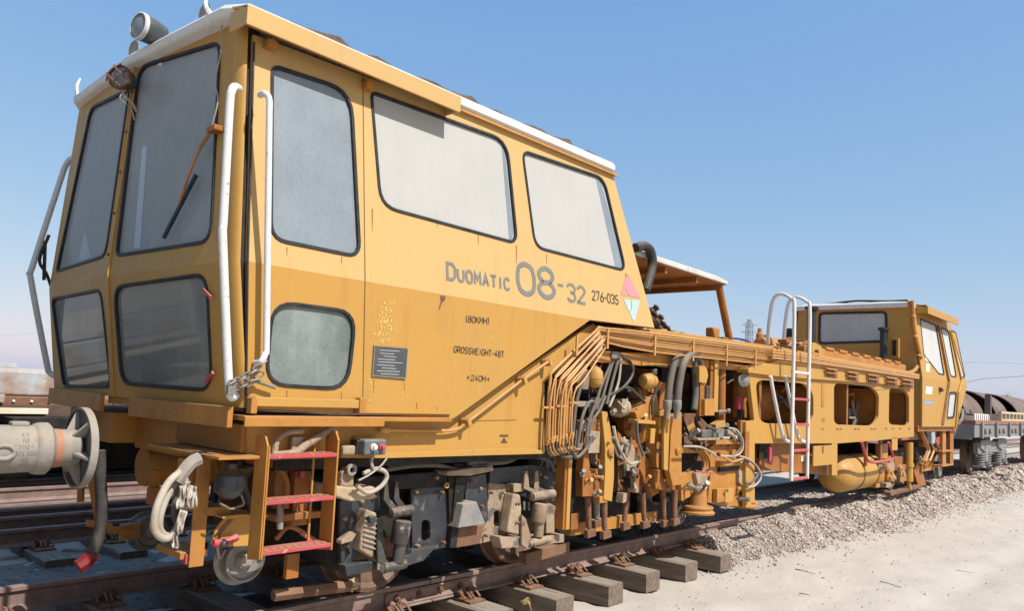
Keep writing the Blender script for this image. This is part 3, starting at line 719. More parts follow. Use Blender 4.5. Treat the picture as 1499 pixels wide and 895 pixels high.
# door handle lever
q = MB(); q.pxtube([(373,558),(380,560),(403,568)], .010, -1.49, 8, 3); q.build('door_handle', STEEL, CAB)
# wiper with faded strap
q = MB(); a = FNU.at(320,190); b = FNU.at(288,265); c = FNU.at(247,350)
q.bar(FNU.p(*FNU.at(296,258), .035), FNU.p(*c, .03), .022, .016, FNU.n); q.build('wiper_blade', RUB, CAB)
q = MB(); q.tube([FNU.p(*a, .03), FNU.p(*FNU.at(300,235), .055), FNU.p(*FNU.at(272,300), .04)], .007, 6, 4)
q.bar(FNU.p(*a, .032), FNU.p(*FNU.at(302,228), .055), .035, .004, FNU.n); q.build('wiper_arm', ORG, CAB)
q = MB(); q.obox(FNU.p(*FNU.at(322,192), .03), (.03,0,0), (0,.05,0), (0,0,.016)); q.build('wiper_motor', ORG, CAB, bevel=.005)
q = MB(); q.tube([(xm-.03, YC+.05, 2.5), (xm-.07, YC+.08, 2.3), (xm-.02,YC+.06,2.2), (xm+.02,YC+.05,2.1)], .012, 6); q.bar((xm-.05,1.42,2.45),(xm-.02,1.46,2.15),.02,.02); q.build('wiper_blade', RUB, CAB)
# pink tags on the lower windscreen
for (u, v, u2, v2) in ((303,424,316,436),(306,560,319,545)):
    q = MB(); q.bar(FNL.p(*FNL.at(u,v), .02), FNL.p(*FNL.at(u2,v2), .03), .018, .012, FNL.n); q.build('red_catch', PINK, CAB)
# hanging wire
q = MB(); q.tube([FNU.p(*FNU.at(*k), .03) for k in ((331,40),(330,80),(322,120),(326,150),(318,185))], .004, 5, 5); q.build('loose_wire', HOSEW, CAB)
q = MB(); q.tube([(xt-.06,-1.0,3.55),(xt-.09,-1.0,3.60),(xt-.08,-.98,3.72)], [.018,.008], 6, 3); q.build('aerial_stub', WHT, CAB)
q = MB(); q.tube([(xt-.05,1.12,3.55),(xt-.06,1.12,3.62),(xt-.03,1.16,3.70)], [.016,.008], 6, 3); q.build('aerial_stub', WHT, CAB)
# roof lamps and horns
LENS = glass('lamp_lens', (.45,.46,.46), .35, .1, rough=.05)
def lampbody(c, ax, r, ln, name, rim_m, cage=False):
    q = MB(); ax = Vector(ax).normalized()
    prof = [(-ln,r*.45),(-ln*.9,r*.8),(-ln*.45,r*.97),(0,r)] if not cage else [(-ln,r*.1),(-ln*.9,r*.5),(-ln*.6,r*.85),(-ln*.25,r),(0,r*.98)]
    q.lathe(c, ax, prof, 22); o = q.build(name, mat('lamp_body_dark', (.035,.05,.055), .35, c2=(.07,.08,.08), amt=.7, sc=9, dust=DUST, dusta=.3), CAB, smooth=40)
    q = MB(); q.lathe(c, ax, [(-.012,r*1.04),(.012,r*1.05),(.016,r*.95)], 22, False); q.build('lamp_rim', rim_m, CAB, smooth=60)
    q = MB(); q.lathe(c, ax, [(.002,r*.97),(.010,r*.8),(.018,r*.4),(.020,.002)], 22); q.build('lamp_lens', LENS, CAB, smooth=60)
    if cage:
        a = ax.orthogonal().normalized(); b = ax.cross(a)
        q = MB()
        for k in (-.45,.45):
            for e, f_ in ((a,b),(b,a)):
                q.tube([Vector(c) + e*r*k + f_*r*.95*s_ + ax*(.03 + .03*(1-s_*s_)) for s_ in (-1,-.5,0,.5,1)], .006, 5, 3)
        q.build('lamp_guard', RUST, CAB)
    return o
pl = S(205,40,-.35) 
lampbody(S(205,38,-.30), (-.92,-.16,.02), .085, .17, 'work_lamp', WHT)
q = MB(); c = S(205,38,-.30); q.bar(c + Vector((.12,.02,-.06)), c + Vector((.16,.02,-.20)), .05, .02); q.build('lamp_bracket', WHT, CAB)
lampbody(S(176,113,-.08) , (-.85,-.5,.02), .075, .12, 'headlamp', RUST, True)
q = MB(); c = S(182,125,-.08); q.tube([c, c + Vector((.01,.02,-.06)), c + Vector((.06,.03,-.08)), c + Vector((.10,.02,-.14))], .010, 6); q.tube([c+Vector((.02,-.01,0)), c + Vector((-.02,.0,-.09)), c + Vector((.06,.03,-.12)), c + Vector((.09,.02,-.2))], .004, 5); q.build('lamp_cable', HOSEW, CAB)
for u, v, y in ((196,72,.05),(300,19,-.78)):
    q = MB(); c = S(u, v, y); q.lathe(c, (-1,-.12,.0), [(-.14,.02),(-.03,.03),(-.005,.055),(.004,.062),(.0,.05)], 18); q.bar(c + Vector((.08,0,0)), c + Vector((.10,0,-.10)), .03,.02); q.build('horn', MUD, CAB, smooth=50)
# lettering and decals
INK = mat('faded_grey_lettering', (.15,.15,.145), .6, c2=(.22,.20,.15), amt=.35, sc=14)
INKD = mat('dark_lettering', (.085,.06,.04), .6)
mb = MB()
H = lambda p0, p1: (Vector(PUp.at(*p0)) - Vector(PUp.at(*p1))).length
lettering(mb, PUp, 'DUOMATIC', (655,408.5), (746,425), H((655,386),(655,409)), .20, .76, 1.5)
lettering(mb, PUp, '08', (759,428.5), (812,437.5), H((758,386),(758,429)), .17, None, 1.1)
lettering(mb, PUp, '-', (817,428), (825,429.5), .13, .17)
lettering(mb, PUp, '32', (831,440), (857,445), H((831,416),(831,440)), .18, None, 1.3)
mb.build('model_lettering', INK, CAB)
mb = MB(); lettering(mb, PUp, '276-035', (867,439), (905,446), H((867,427),(867,440)), .16, None, 1.4); mb.build('number_lettering', INKD, CAB)
HL = lambda p0, p1: (Vector(PLo.at(*p0)) - Vector(PLo.at(*p1))).length
mb = MB(); lettering(mb, PLo, '(80KMH)', (681,471.5), (716,475), HL((686,462),(686,471)), .16, None, 1.2)
mb.build('speed_lettering', INKD, CAB); mb = MB(); lettering(mb, PLo, 'GROSSWEIGHT-48T', (664,516), (737,523.5), HL((664,507),(664,516)), .17, None, 1.5)
mb.build('weight_lettering', INKD, CAB); mb = MB(); lettering(mb, PLo, '<240M>', (683,557), (716,559.5), HL((688,549),(688,557)), .16, None, 1.2)
mb.build('length_lettering', INKD, CAB)
def decal(pl, px, m_, name, h=.003):
    q = MB(); k = [pl.p(*pl.at(u, v), h) for u, v in px]; q.add(k, [tuple(range(len(k)))]); return q.build(name, m_, CAB)
PD = mat('pink_decal', (.50,.215,.225), .6); CD = mat('cyan_decal', (.33,.46,.46), .6)
decal(PUp, [(917.5,401),(921,411),(914,424),(908,432),(909,428)], PD, 'pink_emblem'); decal(PUp, [(918.5,401),(937,437),(922,434.5),(914.5,422),(921,411.5)], PD, 'pink_emblem'); decal(PUp, [(913.5,424.5),(920.5,434.2),(908.5,432.5)], PD, 'pink_emblem')
decal(PUp, [(912.5,438.5),(923,439.5),(923,452),(921,458)], CD, 'blue_emblem'); decal(PUp, [(924.5,439.5),(936.5,440),(928,473),(921.5,459),(924.5,452)], CD, 'blue_emblem')
q = MB(); q.sheet(PLo, rounded([PLo.at(*k) for k in ((547,507),(595,511),(592,554),(544,550))], .004), (), .009, .008); o = q.build('data_plate', mat('plate_dark', (.045,.05,.055), .35, c2=(.09,.09,.09), amt=.7, sc=14), CAB)
q = MB(); k = [PLo.at(*c) for c in ((547,507),(595,511),(592,554),(544,550))]; q.sheet(PLo, offset(k, .004), [offset(k, -.003)], .012, .012); q.build('plate_frame', STEEL, CAB)
q = MB()
for i in range(9):
    v = 513 + i * 4.3; a = random.uniform(550, 560); b = random.uniform(575, 590)
    p0_, p1_ = PLo.at(a, v), PLo.at(b, v + 1.5); stroke(q, PLo.p, [p0_, p1_], .004, .0105)
q.build('plate_print', mat('plate_print', (.38,.38,.36), .6), CAB)
# yellow paint chips running down by the plate, rust run
CHIP = mat('fresh_yellow_chip', (.54,.35,.09), .5)
g4 = np.random.default_rng(4); q = MB()
spots = [(g4.normal(566, 6) - (v - 445) * .12, v, 1) for v in g4.uniform(440, 503, 170)] + [(g4.normal(541, 4), v, .7) for v in g4.uniform(555, 590, 40)] + [(g4.uniform(550, 612), g4.uniform(556, 578), .6) for _ in range(30)]
for u, v, k in spots:
    a = PLo.at(u, v); r_ = k * (.0025 + .008 * g4.random() ** 2.5); r2 = r_ * g4.uniform(.8, 2.6); h_ = .0015 + .001 * g4.random()
    q.add([PLo.p(a[0] + r_ * math.cos(t) * g4.uniform(.4, 1), a[1] + r2 * math.sin(t) * g4.uniform(.4, 1), h_) for t in [j_ * .785 for j_ in range(8)]], [tuple(range(8))])
tag(q.build('paint_chips', CHIP, CAB), kind='stuff')
decal(PLo, [(644,433),(652,434),(651,440),(647,443),(643,454),(642,453),(645,441)], RUST, 'rust_run', .002)

# door shut line and small rust and dirt runs
SEAM = mat('shut_line', (.16,.085,.02), .7)
q = MB(); stroke(q, PUp.p, [PUp.at(531,104), (PUp.at(534,392)[0], 0)], .006, .0025); stroke(q, PLo.p, [(PUp.at(534,392)[0], ZF), PLo.at(531,582)], .006, .0025); q.build('door_shut_line', SEAM, CAB)
RUN = mat('dirt_run', (.25,.12,.035), .8, c2=(.33,.18,.05), amt=.7, sc=20)
for pl, u, v, l, w in ((PUp,545,306,34,2.2),(PUp,756,360,26,2),(PUp,700,342,18,1.4),(PUp,640,322,12,1.2),(PUp,916,400,22,1.6),(PUp,800,372,15,1.2),(PLo,420,572,18,2),(PLo,500,574,14,1.6),(PLo,547,556,20,1.4),(PLo,592,556,16,1.4),(PUp,420,362,14,1.4),(PUp,500,376,12,1.4),(PLo,610,590,16,2),(PLo,640,596,12,1.6),(PLo,470,584,10,1.6)):
    a = MB(); a.add([pl.p(*pl.at(*k), .0018) for k in ((u-w*.5,v),(u+w*.5,v),(u+w*.35,v+l*.4),(u+w*.05,v+l),(u-w*.15,v+l),(u-w*.4,v+l*.5))], [tuple(range(6))]); a.build('dirt_run', RUN, CAB)
# ------------------------------------------------------------------ underframe below the near cab
mb = MB(); mb.pxpoly([(362,612),(660,612),(868,474),(888,488),(812,547),(797,560),(797,663),(566,669.5),(362,674)], -1.36, .04)
FRM = mb.build('side_frame', YEL, TM, bevel=.003)
q = MB(); q.pxpoly([(500,661),(566,664),(700,658.5),(760,656),(797,660),(797,665),(566,671.5),(500,671)], -1.392, .03); q.build('frame_flange', YEL, FRM, bevel=.003)
q = MB(); q.pxpoly([(690,613),(757,612),(757,615),(690,616)], -1.366, .008); q.build('seam_strip', YEL, FRM)
q = MB(); q.pxpoly([(732,637),(744,637),(744,640),(732,640)], -1.3625, .002); q.pxpoly([(738,641),(743,649),(733,649)], -1.3625, .002); tag(q.build('lifting_mark', INKD, FRM), kind='stuff')
q = MB(); q.tube([S(560,630,-1.40), S(640,631,-1.40), S(668,629,-1.40), S(690,614,-1.42), S(764,557,-1.42), S(802,530,-1.44)], .011, 8, 3); q.build('brake_pipe', COP, FRM)
q = MB(); q.lathe(S(556,630,-1.40), (1,0,0), [(0,.012),(.02,.022),(.07,.022),(.08,.012)], 8); q.build('pipe_fitting', COP, FRM)
for u, v in ((682,618),(764,557),(801,531)):
    q = MB(); c = S(u, v, -1.41); q.obox(c, (.012,0,.008), (0,.04,0), (-.012,0,.022)); q.build('pipe_clip', COP, FRM)
# front beams
for nm, a in (('front_beam', (-.44,.9,-1.345,-.56,1.06,1.215)), ('coupling_box', (-.40,.9,-.56,.12,.97,1.22)), ('front_beam', (-.56,.9,.12,.86,1.0,1.20)), ('front_beam', (-.40,.9,.86,1.36,1.06,1.20))):
    q = MB(); q.box(*a); q.build(nm, YELB, TM, bevel=.006)
q = MB(); q.box(-.62, .02, -1.46, -.60, 1.040, 1.056); q.build('front_shelf', YELB, TM, bevel=.002)
q = MB(); q.box(.02, .12, -1.44, -1.37, 1.03, 1.048); q.build('front_shelf', YELB, TM)
# yellow scuff on the beam and rivet
q = MB(); q.lathe((-.575,.45,1.12), (-1,0,0), [(0,.05),(.03,.045),(.05,.02)], 12); q.build('beam_boss', RUST, TM, smooth=40)
# coupling gear: drum, struts, hanging hose
q = MB(); q.lathe((-.30,.20,.83), (1,0,0), [(0,.05),(.0,.13),(.02,.135),(.75,.135),(.77,.12),(.78,.03)], 20); q.build('air_drum', YELB, TM, smooth=40)
q = MB(); q.tube([S(112,685,.75), S(118,705,.75), S(118,735,.75)], .025, 8, 3); q.pxpoly([(126,684),(137,684),(156,770),(154,790),(146,790)], .55, .03); q.pxpoly([(128,762),(165,768),(165,776),(128,772)], .5, .03); q.build('coupling_strut', YELB, TM)
q = MB(); q.pxtube([(146,660),(147,700),(149,745),(147,775),(138,805),(128,818)], .034, -.25, 10); o = q.build('brake_hose', HOSEB, TM, smooth=60)
q = MB(); q.pxtube([(136,812),(127,822),(114,831)], .045, -.25, 8, 3); q.build('hose_coupling', mat('red_coupling', (.20,.015,.015), .5, c2=(.12,.015,.015), amt=.7, sc=15), o)
q = MB()
for i in range(7):
    x = random.uniform(-.3,.4); y = random.uniform(-.5,.9); q.tube([(x,y,1.0),(x+.05,y-.05,.85),(x+.1,y+.05,.7),(x+.25,y+.1,.75)], .014, 6)
tag(q.build('pipe_clutter', ORG, TM), kind='stuff')
q = MB(); q.pxbox(224,690,234,735,-.3,.06); q.pxbox(222,715,238,740,-.32,.08); q.build('valve_body', ORG, TM, bevel=.004)
# measuring trolley wheels ahead of the bogie
def guide_wheel(c, face):
    q = MB(); c = Vector(c)
    q.lathe(c, (0,face,0), [(-.075,.03),(-.075,.150),(-.055,.155),(-.045,.128),(.03,.125),(.034,.112),(.012,.10),(.004,.045),(.03,.042),(.045,.03),(.05,.0)], 30); o = q.build('guide_wheel', STEEL, TM, smooth=35)
    q = MB(); q.lathe(c, (0,face,0), [(.005,.055),(.03,.05),(.05,.035),(.055,.0)], 12); q.build('wheel_hub', MUD, o, smooth=40)
    for k in range(5):
        a = k * 1.257; b = MB(); b.cyl(c + Vector((.042*math.cos(a), face*.01, .042*math.sin(a))), c + Vector((.042*math.cos(a), face*.04, .042*math.sin(a))), .008, 6); b.build('hub_bolt', RUST, o)
    return o
guide_wheel(S(356,821,-.96), -1); gc = SX(195,770,.05); guide_wheel((gc.x, .80, gc.z), -1)
q = MB(); q.pxpoly([(310,797),(316,776),(330,758),(352,755),(379,756),(378,799),(345,801),(312,801)], -1.12, .02); q.build('wheel_bracket', YEL, TM, bevel=.003)
q = MB(); q.pxpoly([(326,757),(352,754),(392,755),(392,758.5),(352,758),(326,760)], -1.18, .2); q.build('wheel_bracket', YEL, TM)
q = MB(); q.pxpoly([(318,780),(334,762),(342,762),(324,782),(319,797),(313,796)], -1.126, .006); q.build('grease_patch', RUST, TM)
q = MB(); q.pxtube([(312,796),(330,795),(347,787)], .022, -1.16, 8, 3); q.build('trolley_handle', PINK, TM, smooth=50)
q = MB(); q.ball(S(328,797,-1.19), .021); q.build('handle_knob', mat('blue_grey_knob', (.05,.065,.09), .4), TM, smooth=60)
q = MB(); q.pxbox(178,768,205,790,.72,.05); q.pxpoly([(160,772),(200,776),(200,784),(160,782)], .70, .04); q.build('trolley_bracket', YELB, TM)
for pts, y, r, nm, mt in (
    ([(276,782),(300,782),(312,776),(318,786)], -1.0, .009, 'thin_pipe', STEEL), ([(318,800),(322,818),(330,806)], -.95, .008, 'wire_loop', HOSEW),
    ([(345,690),(362,688),(372,680),(376,668)], -1.0, .020, 'air_hose', HOSE), ([(352,676),(360,720),(372,752)], -.95, .018, 'air_hose', HOSE),
    ([(320,738),(345,748),(384,758)], -1.0, .014, 'pull_rod', YELB), ([(304,752),(340,744),(380,728)], -.9, .008, 'thin_pipe', ORG)):
    q = MB(); q.pxtube(pts, r, y); q.build(nm, mt, TM, smooth=60)
q = MB(); q.pxbox(264,672,283,745,-1.05,.05); q.pxbox(283,672,304,830,-1.10,.012); q.pxbox(264,808,304,818,-1.06,.3); q.pxpoly([(293,745),(330,742),(345,756),(300,756)], -1.1, .3); q.build('trolley_post', YELB, TM, bevel=.003)
q = MB(); q.pxbox(272,812,288,826,-1.08,.06); q.build('post_tip', PINK, TM)
q = MB(); c = S(337,712,-1.22); q.lathe(c + Vector((0,0,.03)), (0,0,1), [(-.105,.0),(-.10,.03),(-.075,.068),(-.03,.086),(.0,.088),(.03,.08),(.05,.05),(.065,.03),(.09,.03)], 22); q.build('brake_reservoir', mat('reservoir_blue_black', (.03,.038,.05), .3, c2=(.06,.065,.075), amt=.7, sc=8, dust=DUST, dusta=.35), TM, smooth=40)
q = MB(); q.pxtube([(322,738),(330,742),(338,746),(350,742),(357,738),(352,722)], .006, -1.26, 6, 3); q.build('wire_bail', STEEL, TM)
# coil of air hoses with rags
for pts, r, mt in (([(268,688,-1.30),(246,708,-1.34),(229,745,-1.36),(227,776,-1.36),(240,789,-1.36),(256,782,-1.34),(266,757,-1.32),(272,728,-1.30),(270,700,-1.3)], .019, HOSEW),
                   ([(272,690,-1.26),(250,718,-1.28),(236,752,-1.30),(235,776,-1.30),(247,785,-1.30),(262,768,-1.28),(270,735,-1.27)], .017, HOSEW),
                   ([(276,690,-1.24),(262,716,-1.24),(256,750,-1.24),(262,770,-1.24)], .020, HOSE), ([(262,700,-1.22),(240,730,-1.22),(222,770,-1.22),(232,784,-1.22)], .013, ORG)):
    q = MB(); q.tube([S(*k) for k in pts], r, 10); q.build('air_hose', mt, TM, smooth=60)
q = MB(); q.pxtube([(292,672),(280,678),(268,692),(258,706)], .036, -1.30, 8, 3); q.build('hose_coupling', MUD, TM, smooth=40)
RAG = mat('pale_rag', (.46,.41,.34), .95, c2=(.30,.25,.19), amt=.7, sc=16)
for k, (u0, v0, u1, v1, w) in enumerate(((266,712,266,745,10), (282,712,283,745,10), (268,748,262,782,9), (258,780,256,804,8), (276,706,272,730,9))):
    q = MB(); n1, n2 = 9, 5; V = []
    for i in range(n1):
        for j in range(n2):
            t = i / (n1 - 1); s_ = j / (n2 - 1) - .5
            u = u0 + (u1 - u0) * t + s_ * w * (1 + .5 * t) * (1 - .7 * max(0, t - .75) * 4 * abs(s_)) + 1.5 * math.sin(t * 5 + k); v = v0 + (v1 - v0) * t + 3 * s_ * math.sin(k + 4 * t)
            V.append(S(u, v, -1.365 + .018 * math.sin(s_ * 11 + k * 2 + t * 4) - .012 * t))
    q.add(V, [(i * n2 + j, i * n2 + j + 1, i * n2 + n2 + j + 1, i * n2 + n2 + j) for i in range(n1 - 1) for j in range(n2 - 1)]); b = q.build('rag', RAG, TM, smooth=70)
    so = b.modifiers.new('thick', 'SOLIDIFY'); so.thickness = .004
# ---- step ladder
x0, x1 = S(389,725,-1.52).x, S(490,715,-1.52).x
LAD = None
for i, x in enumerate((x0, x1)):
    q = MB(); zt = S(389,640,-1.52).z if i == 0 else S(490,632,-1.52).z
    q.prism([(x,-1.52,.52),(x,-1.52,zt-.05),(x,-1.49,zt),(x,-1.40,zt),(x,-1.40,.50)], (.012 if i else -.012,0,0))
    q.box(x - .004, x + .004, -1.527, -1.519, .52, zt - .05) 
    o = q.build('step_ladder' if i == 0 else 'ladder_stringer', YELB, TM if i == 0 else LAD)
    if i == 0: LAD = o
    else:
        q = MB(); q.box(x - .075, x - .065, -1.40, -1.39, .52, zt - .02); q.build('ladder_stringer', YEL, LAD)
for v in (670, 735, 806):
    z = (S(389,v,-1.52).z + S(490,v - 4,-1.52).z) / 2; q = MB(); q.box(x0, x1, -1.525, -1.40, z - .012, z + .010); o = q.build('ladder_step', PINK, LAD, bevel=.003)
    q = MB()
    for k in range(9):
        a = x0 + .02 + (x1 - x0 - .05) * k / 8.5; q.add([(a,-1.522,z+.012),(a+.03,-1.522,z+.012),(a+.045,-1.47,z+.013),(a+.015,-1.47,z+.013)], [(0,1,2,3)])
    tag(q.build('tread_strip', YELB, LAD), kind='stuff')
# grime and parts behind the ladder
for px, y, d, m_, nm in (((398,668,470,684), -1.28,.3, ORG,'cross_beam'), ((430,690,452,770),-1.1,.12,ORG,'jack_body'), ((402,680,420,745),-1.05,.1,ORG,'jack_body'), ((404,752,470,762),-1.15,.3,ORG,'lower_plate'), ((420,812,438,848),-.95,.04,ORG,'scraper_blade'), ((440,690,446,700),-1.2,.04,PINK,'red_tag')):
    q = MB(); q.pxbox(*px, y, d); q.build(nm, m_, TM, bevel=.004)
for pts, y, r, m_ in (([(396,684),(412,690),(420,710),(418,745)],-1.2,.018,ORG), ([(410,735),(410,775)],-1.15,.02,MUD), ([(452,690),(455,730),(450,790)],-1.2,.008,RUST), ([(440,780),(452,790),(458,798)],-1.25,.01,PINK), ([(404,790),(425,772),(462,792)],-1.05,.015,ORG)):
    q = MB(); q.pxtube(pts, r, y); q.build('linkage_rod', m_, TM, smooth=60)
# dusty lever and pipe lying above the steps
q = MB(); q.pxtube([(398,668),(430,664),(448,652),(490,624)], .024, -1.43, 8, 4); q.build('dusty_pipe', CRM, TM, smooth=60)
q = MB(); q.pxtube([(402,664),(406,645),(420,634),(444,631)], .017, -1.42, 8, 4); q.pxbox(428,640,446,664,-1.41,.03); q.build('lever_bracket', CRM, TM, bevel=.004)
# control box with two knobs
q = MB(); q.pxbox(534,644,566,667,-1.50,.08); CB = q.build('control_box', mat('control_box_grey', (.075,.085,.095), .45, c2=(.12,.13,.14), amt=.7, sc=12, dust=DUST, dusta=.8), TM, bevel=.012)
q = MB(); q.pxbox(523,645,536,666,-1.44,.07); q.build('box_side', BLU, CB, bevel=.006)
q = MB(); q.pxbox(521,640,556,646,-1.40,.03); q.build('box_plate', YEL, CB)
for u, m_ in ((546,WHT),(558,PINK)):
    q = MB(); q.lathe(S(u,655,-1.50), (0,-1,0), [(0,.022),(.012,.022),(.014,.015),(.03,.014),(.034,.0)], 12); q.build('push_button', m_, CB, smooth=40)
q = MB(); q.pxtube([(545,668),(544,680),(548,690)], .011, -1.44); q.pxtube([(566,672),(556,684),(540,696),(525,704)], .006, -1.46); q.pxtube([(522,712),(538,722),(556,714),(566,700),(562,690),(548,687),(532,694)], .014, -1.42); q.build('box_cable', HOSEW, CB, smooth=60)
for px, y, d in (((502,653,521,667),-1.43,.08), ((500,690,519,714),-1.36,.12), ((505,684,517,694),-1.34,.06)):
    q = MB(); q.pxbox(*px, y, d); q.build('dusty_valve', CRM, TM, bevel=.012)
q = MB(); q.lathe(S(513,688,-1.38), (0,-1,0), [(0,.035),(.02,.035),(.022,.018),(.0,.016)], 14); q.build('valve_ring', MUD, TM, smooth=40)
q = MB(); q.pxpoly([(492,712),(512,714),(549,713),(549,731),(514,735),(492,728)], -1.38, .3); q.build('dusty_block', mat('varnished_dust', (.34,.24,.14), .5, c2=(.46,.37,.26), amt=.8, sc=12, dust=DUST, dusta=.7, bump=.3), TM, bevel=.01)
# ------------------------------------------------------------------ bogies
def wheelset(par, x, n=34):
    for sg in (-1, 1):
        q = MB(); q.lathe((x, sg*.75, .365), (0,sg,0), [(-.075,.10),(-.07,.33),(-.068,.392),(-.045,.395),(-.032,.372),(.06,.36),(.065,.33),(.03,.30),(.012,.14),(.05,.12),(.06,.08),(.06,0)], n); q.build('wheel', mat('wheel_rust', (.085,.045,.03), .7, c2=(.15,.09,.06), amt=.8, sc=8, dust=DUST, dusta=.35), par, smooth=35)
    q = MB(); q.cyl((x,-.7,.365), (x,.7,.365), .075, 14); q.build('axle', RUST, par, smooth=40)
mb = MB(); mb.box(.62,2.85,-1.02,-.92,.42,.80).box(.62,2.85,.92,1.02,.42,.80).box(1.45,1.95,-.92,.92,.50,.82)
BG = mb.build('bogie', BLK, TM, bevel=.01)
wheelset(BG, .93); wheelset(BG, 2.48)
YB = -1.14
def bp(px, y, d, m_, nm, holes=(), bev=.005):
    q = MB(); q.pxpoly(px, y, d, holes); return q.build(nm, m_, BG, bevel=bev)
def ell(u0, v0, u1, v1, n=14): 
    r = (u1 - u0) / 2; c = (u0 + u1) / 2
    return [(c + r * math.cos(a), (v0 + r if math.sin(a) < 0 else v1 - r) + r * math.sin(a)) for a in [2 * math.pi * k / n for k in range(n)]]
bp([(520,700),(655,690),(655,714),(602,716),(522,722)], YB-.02, .10, BLK, 'frame_top_beam')
bp([(602,716),(656,712),(658,801),(604,813)], YB, .03, BLU, 'side_plate', [ell(617,762,630,793)])
bp([(498,735),(522,722),(556,712),(556,748),(534,750),(522,822),(500,838)], YB-.02, .03, BLU, 'side_plate', [[(506,795),(513,812),(505,824)]])
bp([(476,700),(500,700),(500,838),(478,822)], YB+.10, .5, BLK, 'frame_end')
bp([(505,829),(548,822),(548,836),(508,845)], YB-.08, .08, BLU, 'frame_foot')
bp([(600,814),(604,806),(640,800),(620,822),(580,835),(556,836),(552,824)], YB-.06, .06, BLU, 'frame_foot')
bp([(656,690),(672,686),(676,700),(670,800),(660,803)], YB-.03, .06, BLK, 'side_plate')
bp([(537,746),(552,752),(549,800),(546,818),(527,806),(530,780)], YB-.10, .10, CRM, 'rubber_spring', bev=.012)
for k in range(7):
    t = k / 7; q = MB(); a = S(531 + 3 * (1 - t), 756 + 50 * t, YB - .108); b = S(551 - 2 * t, 760 + 52 * t, YB - .108); q.tube([a, b], .006, 6, 0); q.build('spring_layer', MUD, BG)
# damper with forked bracket
def damper(top, eye, body, rod, bot, m_, y):
    for du in (0, 15):
        q = MB(); q.pxpoly([(top[0]+du-3,top[1]),(top[0]+du+1,top[1]),(top[0]+du+3,top[1]+24),(eye[0]+du*.9+3,eye[1]-8),(eye[0]+du*.9+4,eye[1]+6),(eye[0]+du*.9-7,eye[1]+5),(eye[0]+du*.9-8,eye[1]-6),(top[0]+du-5,top[1]+26)], y - .05 + du * .003, .02); q.build('damper_bracket', m_, BG, bevel=.003)
    q = MB(); q.cyl(S(eye[0]-8,eye[1]+1,y-.04), S(eye[0]+24,eye[1]-4,y-.04), .036, 16); q.build('damper_pin', m_, BG, smooth=40, bevel=.004)
    q = MB(); a, b = S(*body[0], y-.05), S(*body[1], y-.05); q.lathe(a, b-a, [(0,.05),(.01,.062),((b-a).length*.9,.062),((b-a).length,.052)], 18); q.build('damper', m_, BG, smooth=40)
    q = MB(); a, b = S(*rod[0], y-.05), S(*rod[1], y-.05); q.lathe(a, b-a, [(0,.042),((b-a).length,.040)], 16); q.build('damper_rod', m_, BG, smooth=40)
    q = MB(); q.cyl(S(bot[0]-14,bot[1]+3,y-.05), S(bot[0]+18,bot[1]-4,y-.05), .032, 14); q.build('damper_pin', m_, BG, smooth=40, bevel=.004)
    q = MB(); q.pxpoly([(bot[0]-22,bot[1]-40),(bot[0]-16,bot[1]-34),(bot[0]-6,bot[1]+2),(bot[0]-14,bot[1]+10),(bot[0]-22,bot[1]+4)], y-.07, .02); q.build('damper_bracket', m_, BG, bevel=.003)
DB = mat('damper_dusty', (.016,.019,.024), .36, c2=(.06,.055,.05), amt=.8, sc=11, c3=(.34,.27,.19), amt3=.85, sc3=8, th3=.56, dust=DUST, dusta=.4, bump=.2)
DC = mat('damper_tan', (.28,.20,.13), .7, c2=(.18,.125,.08), amt=.8, sc=10, c3=(.05,.05,.06), amt3=.9, sc3=8, th3=.53, dust=DUST, dusta=.5, bump=.3)
damper((567,706), (579,751), [(590,762),(584,797)], [(586,797),(582,824)], (575,830), DB, YB-.06)
# central triangular bracket
bp([(668,700),(684,697),(678,737),(668,803),(659,803)], YB-.05, .05, BLK, 'bracket_web')
bp([(684,700),(712,694),(715,762),(708,772),(700,740),(680,742)], YB-.02, .04, BLU, 'bracket_web')
bp([(678,739),(698,735),(711,768),(671,774)], YB-.12, .12, mat('dusty_slate', (.16,.165,.17), .8, c2=(.26,.24,.21), amt=.8, sc=8, dust=DUST, dusta=.7, bump=.3), 'spring_seat')
bp([(671,774),(710,769),(702,797),(668,803)], YB-.04, .04, RUST, 'lower_web')
bp([(655,691),(690,686),(722,684),(723,690),(690,697),(655,697)], YB-.12, .14, CRM, 'dust_ledge')
bp([(690,678),(704,674),(720,676),(722,686),(692,689)], YB-.05, .2, CRM, 'dust_ledge')
bp([(685,668),(711,667),(711,680),(685,682)], YB-.10, .3, BLU, 'side_bearer')
TAN = mat('tan_dusty_plate', (.32,.235,.155), .75, c2=(.22,.155,.10), amt=.8, sc=5, c3=(.06,.065,.07), amt3=.85, sc3=6, th3=.53, dust=DUST, dusta=.5, bump=.2)
bp([(718,686),(780,681),(800,684),(812,695),(816,720),(816,735),(790,735),(716,712)], YB+.01, .04, BLU, 'side_plate')
bp([(716,708),(745,710),(744,790),(742,788),(702,797),(712,760)], YB, .03, TAN, 'side_plate', [ell(723,748,734,772)])
bp([(752,709),(765,709),(767,720),(752,722)], YB-.08, .08, TAN, 'stop_block')
bp([(752,723),(762,725),(764,745),(761,785),(743,780),(748,745)], YB-.10, .10, CRM, 'rubber_spring', bev=.014)
for k in range(4):
    q = MB(); c = S(756 + (k % 2) * 4, 738 + (k // 2) * 28, YB-.104); q.ball(c, .012, n=8, m_=5); q.build('spring_nib', RUST, BG)
damper((772,690), (786,727), [(791,737),(787,766)], [(789,766),(788,786)], (786,794), DC, YB-.06)
bp([(800,735),(822,746),(821,752),(812,755),(812,780),(800,782)], YB-.08, .06, TAN, 'end_bracket')
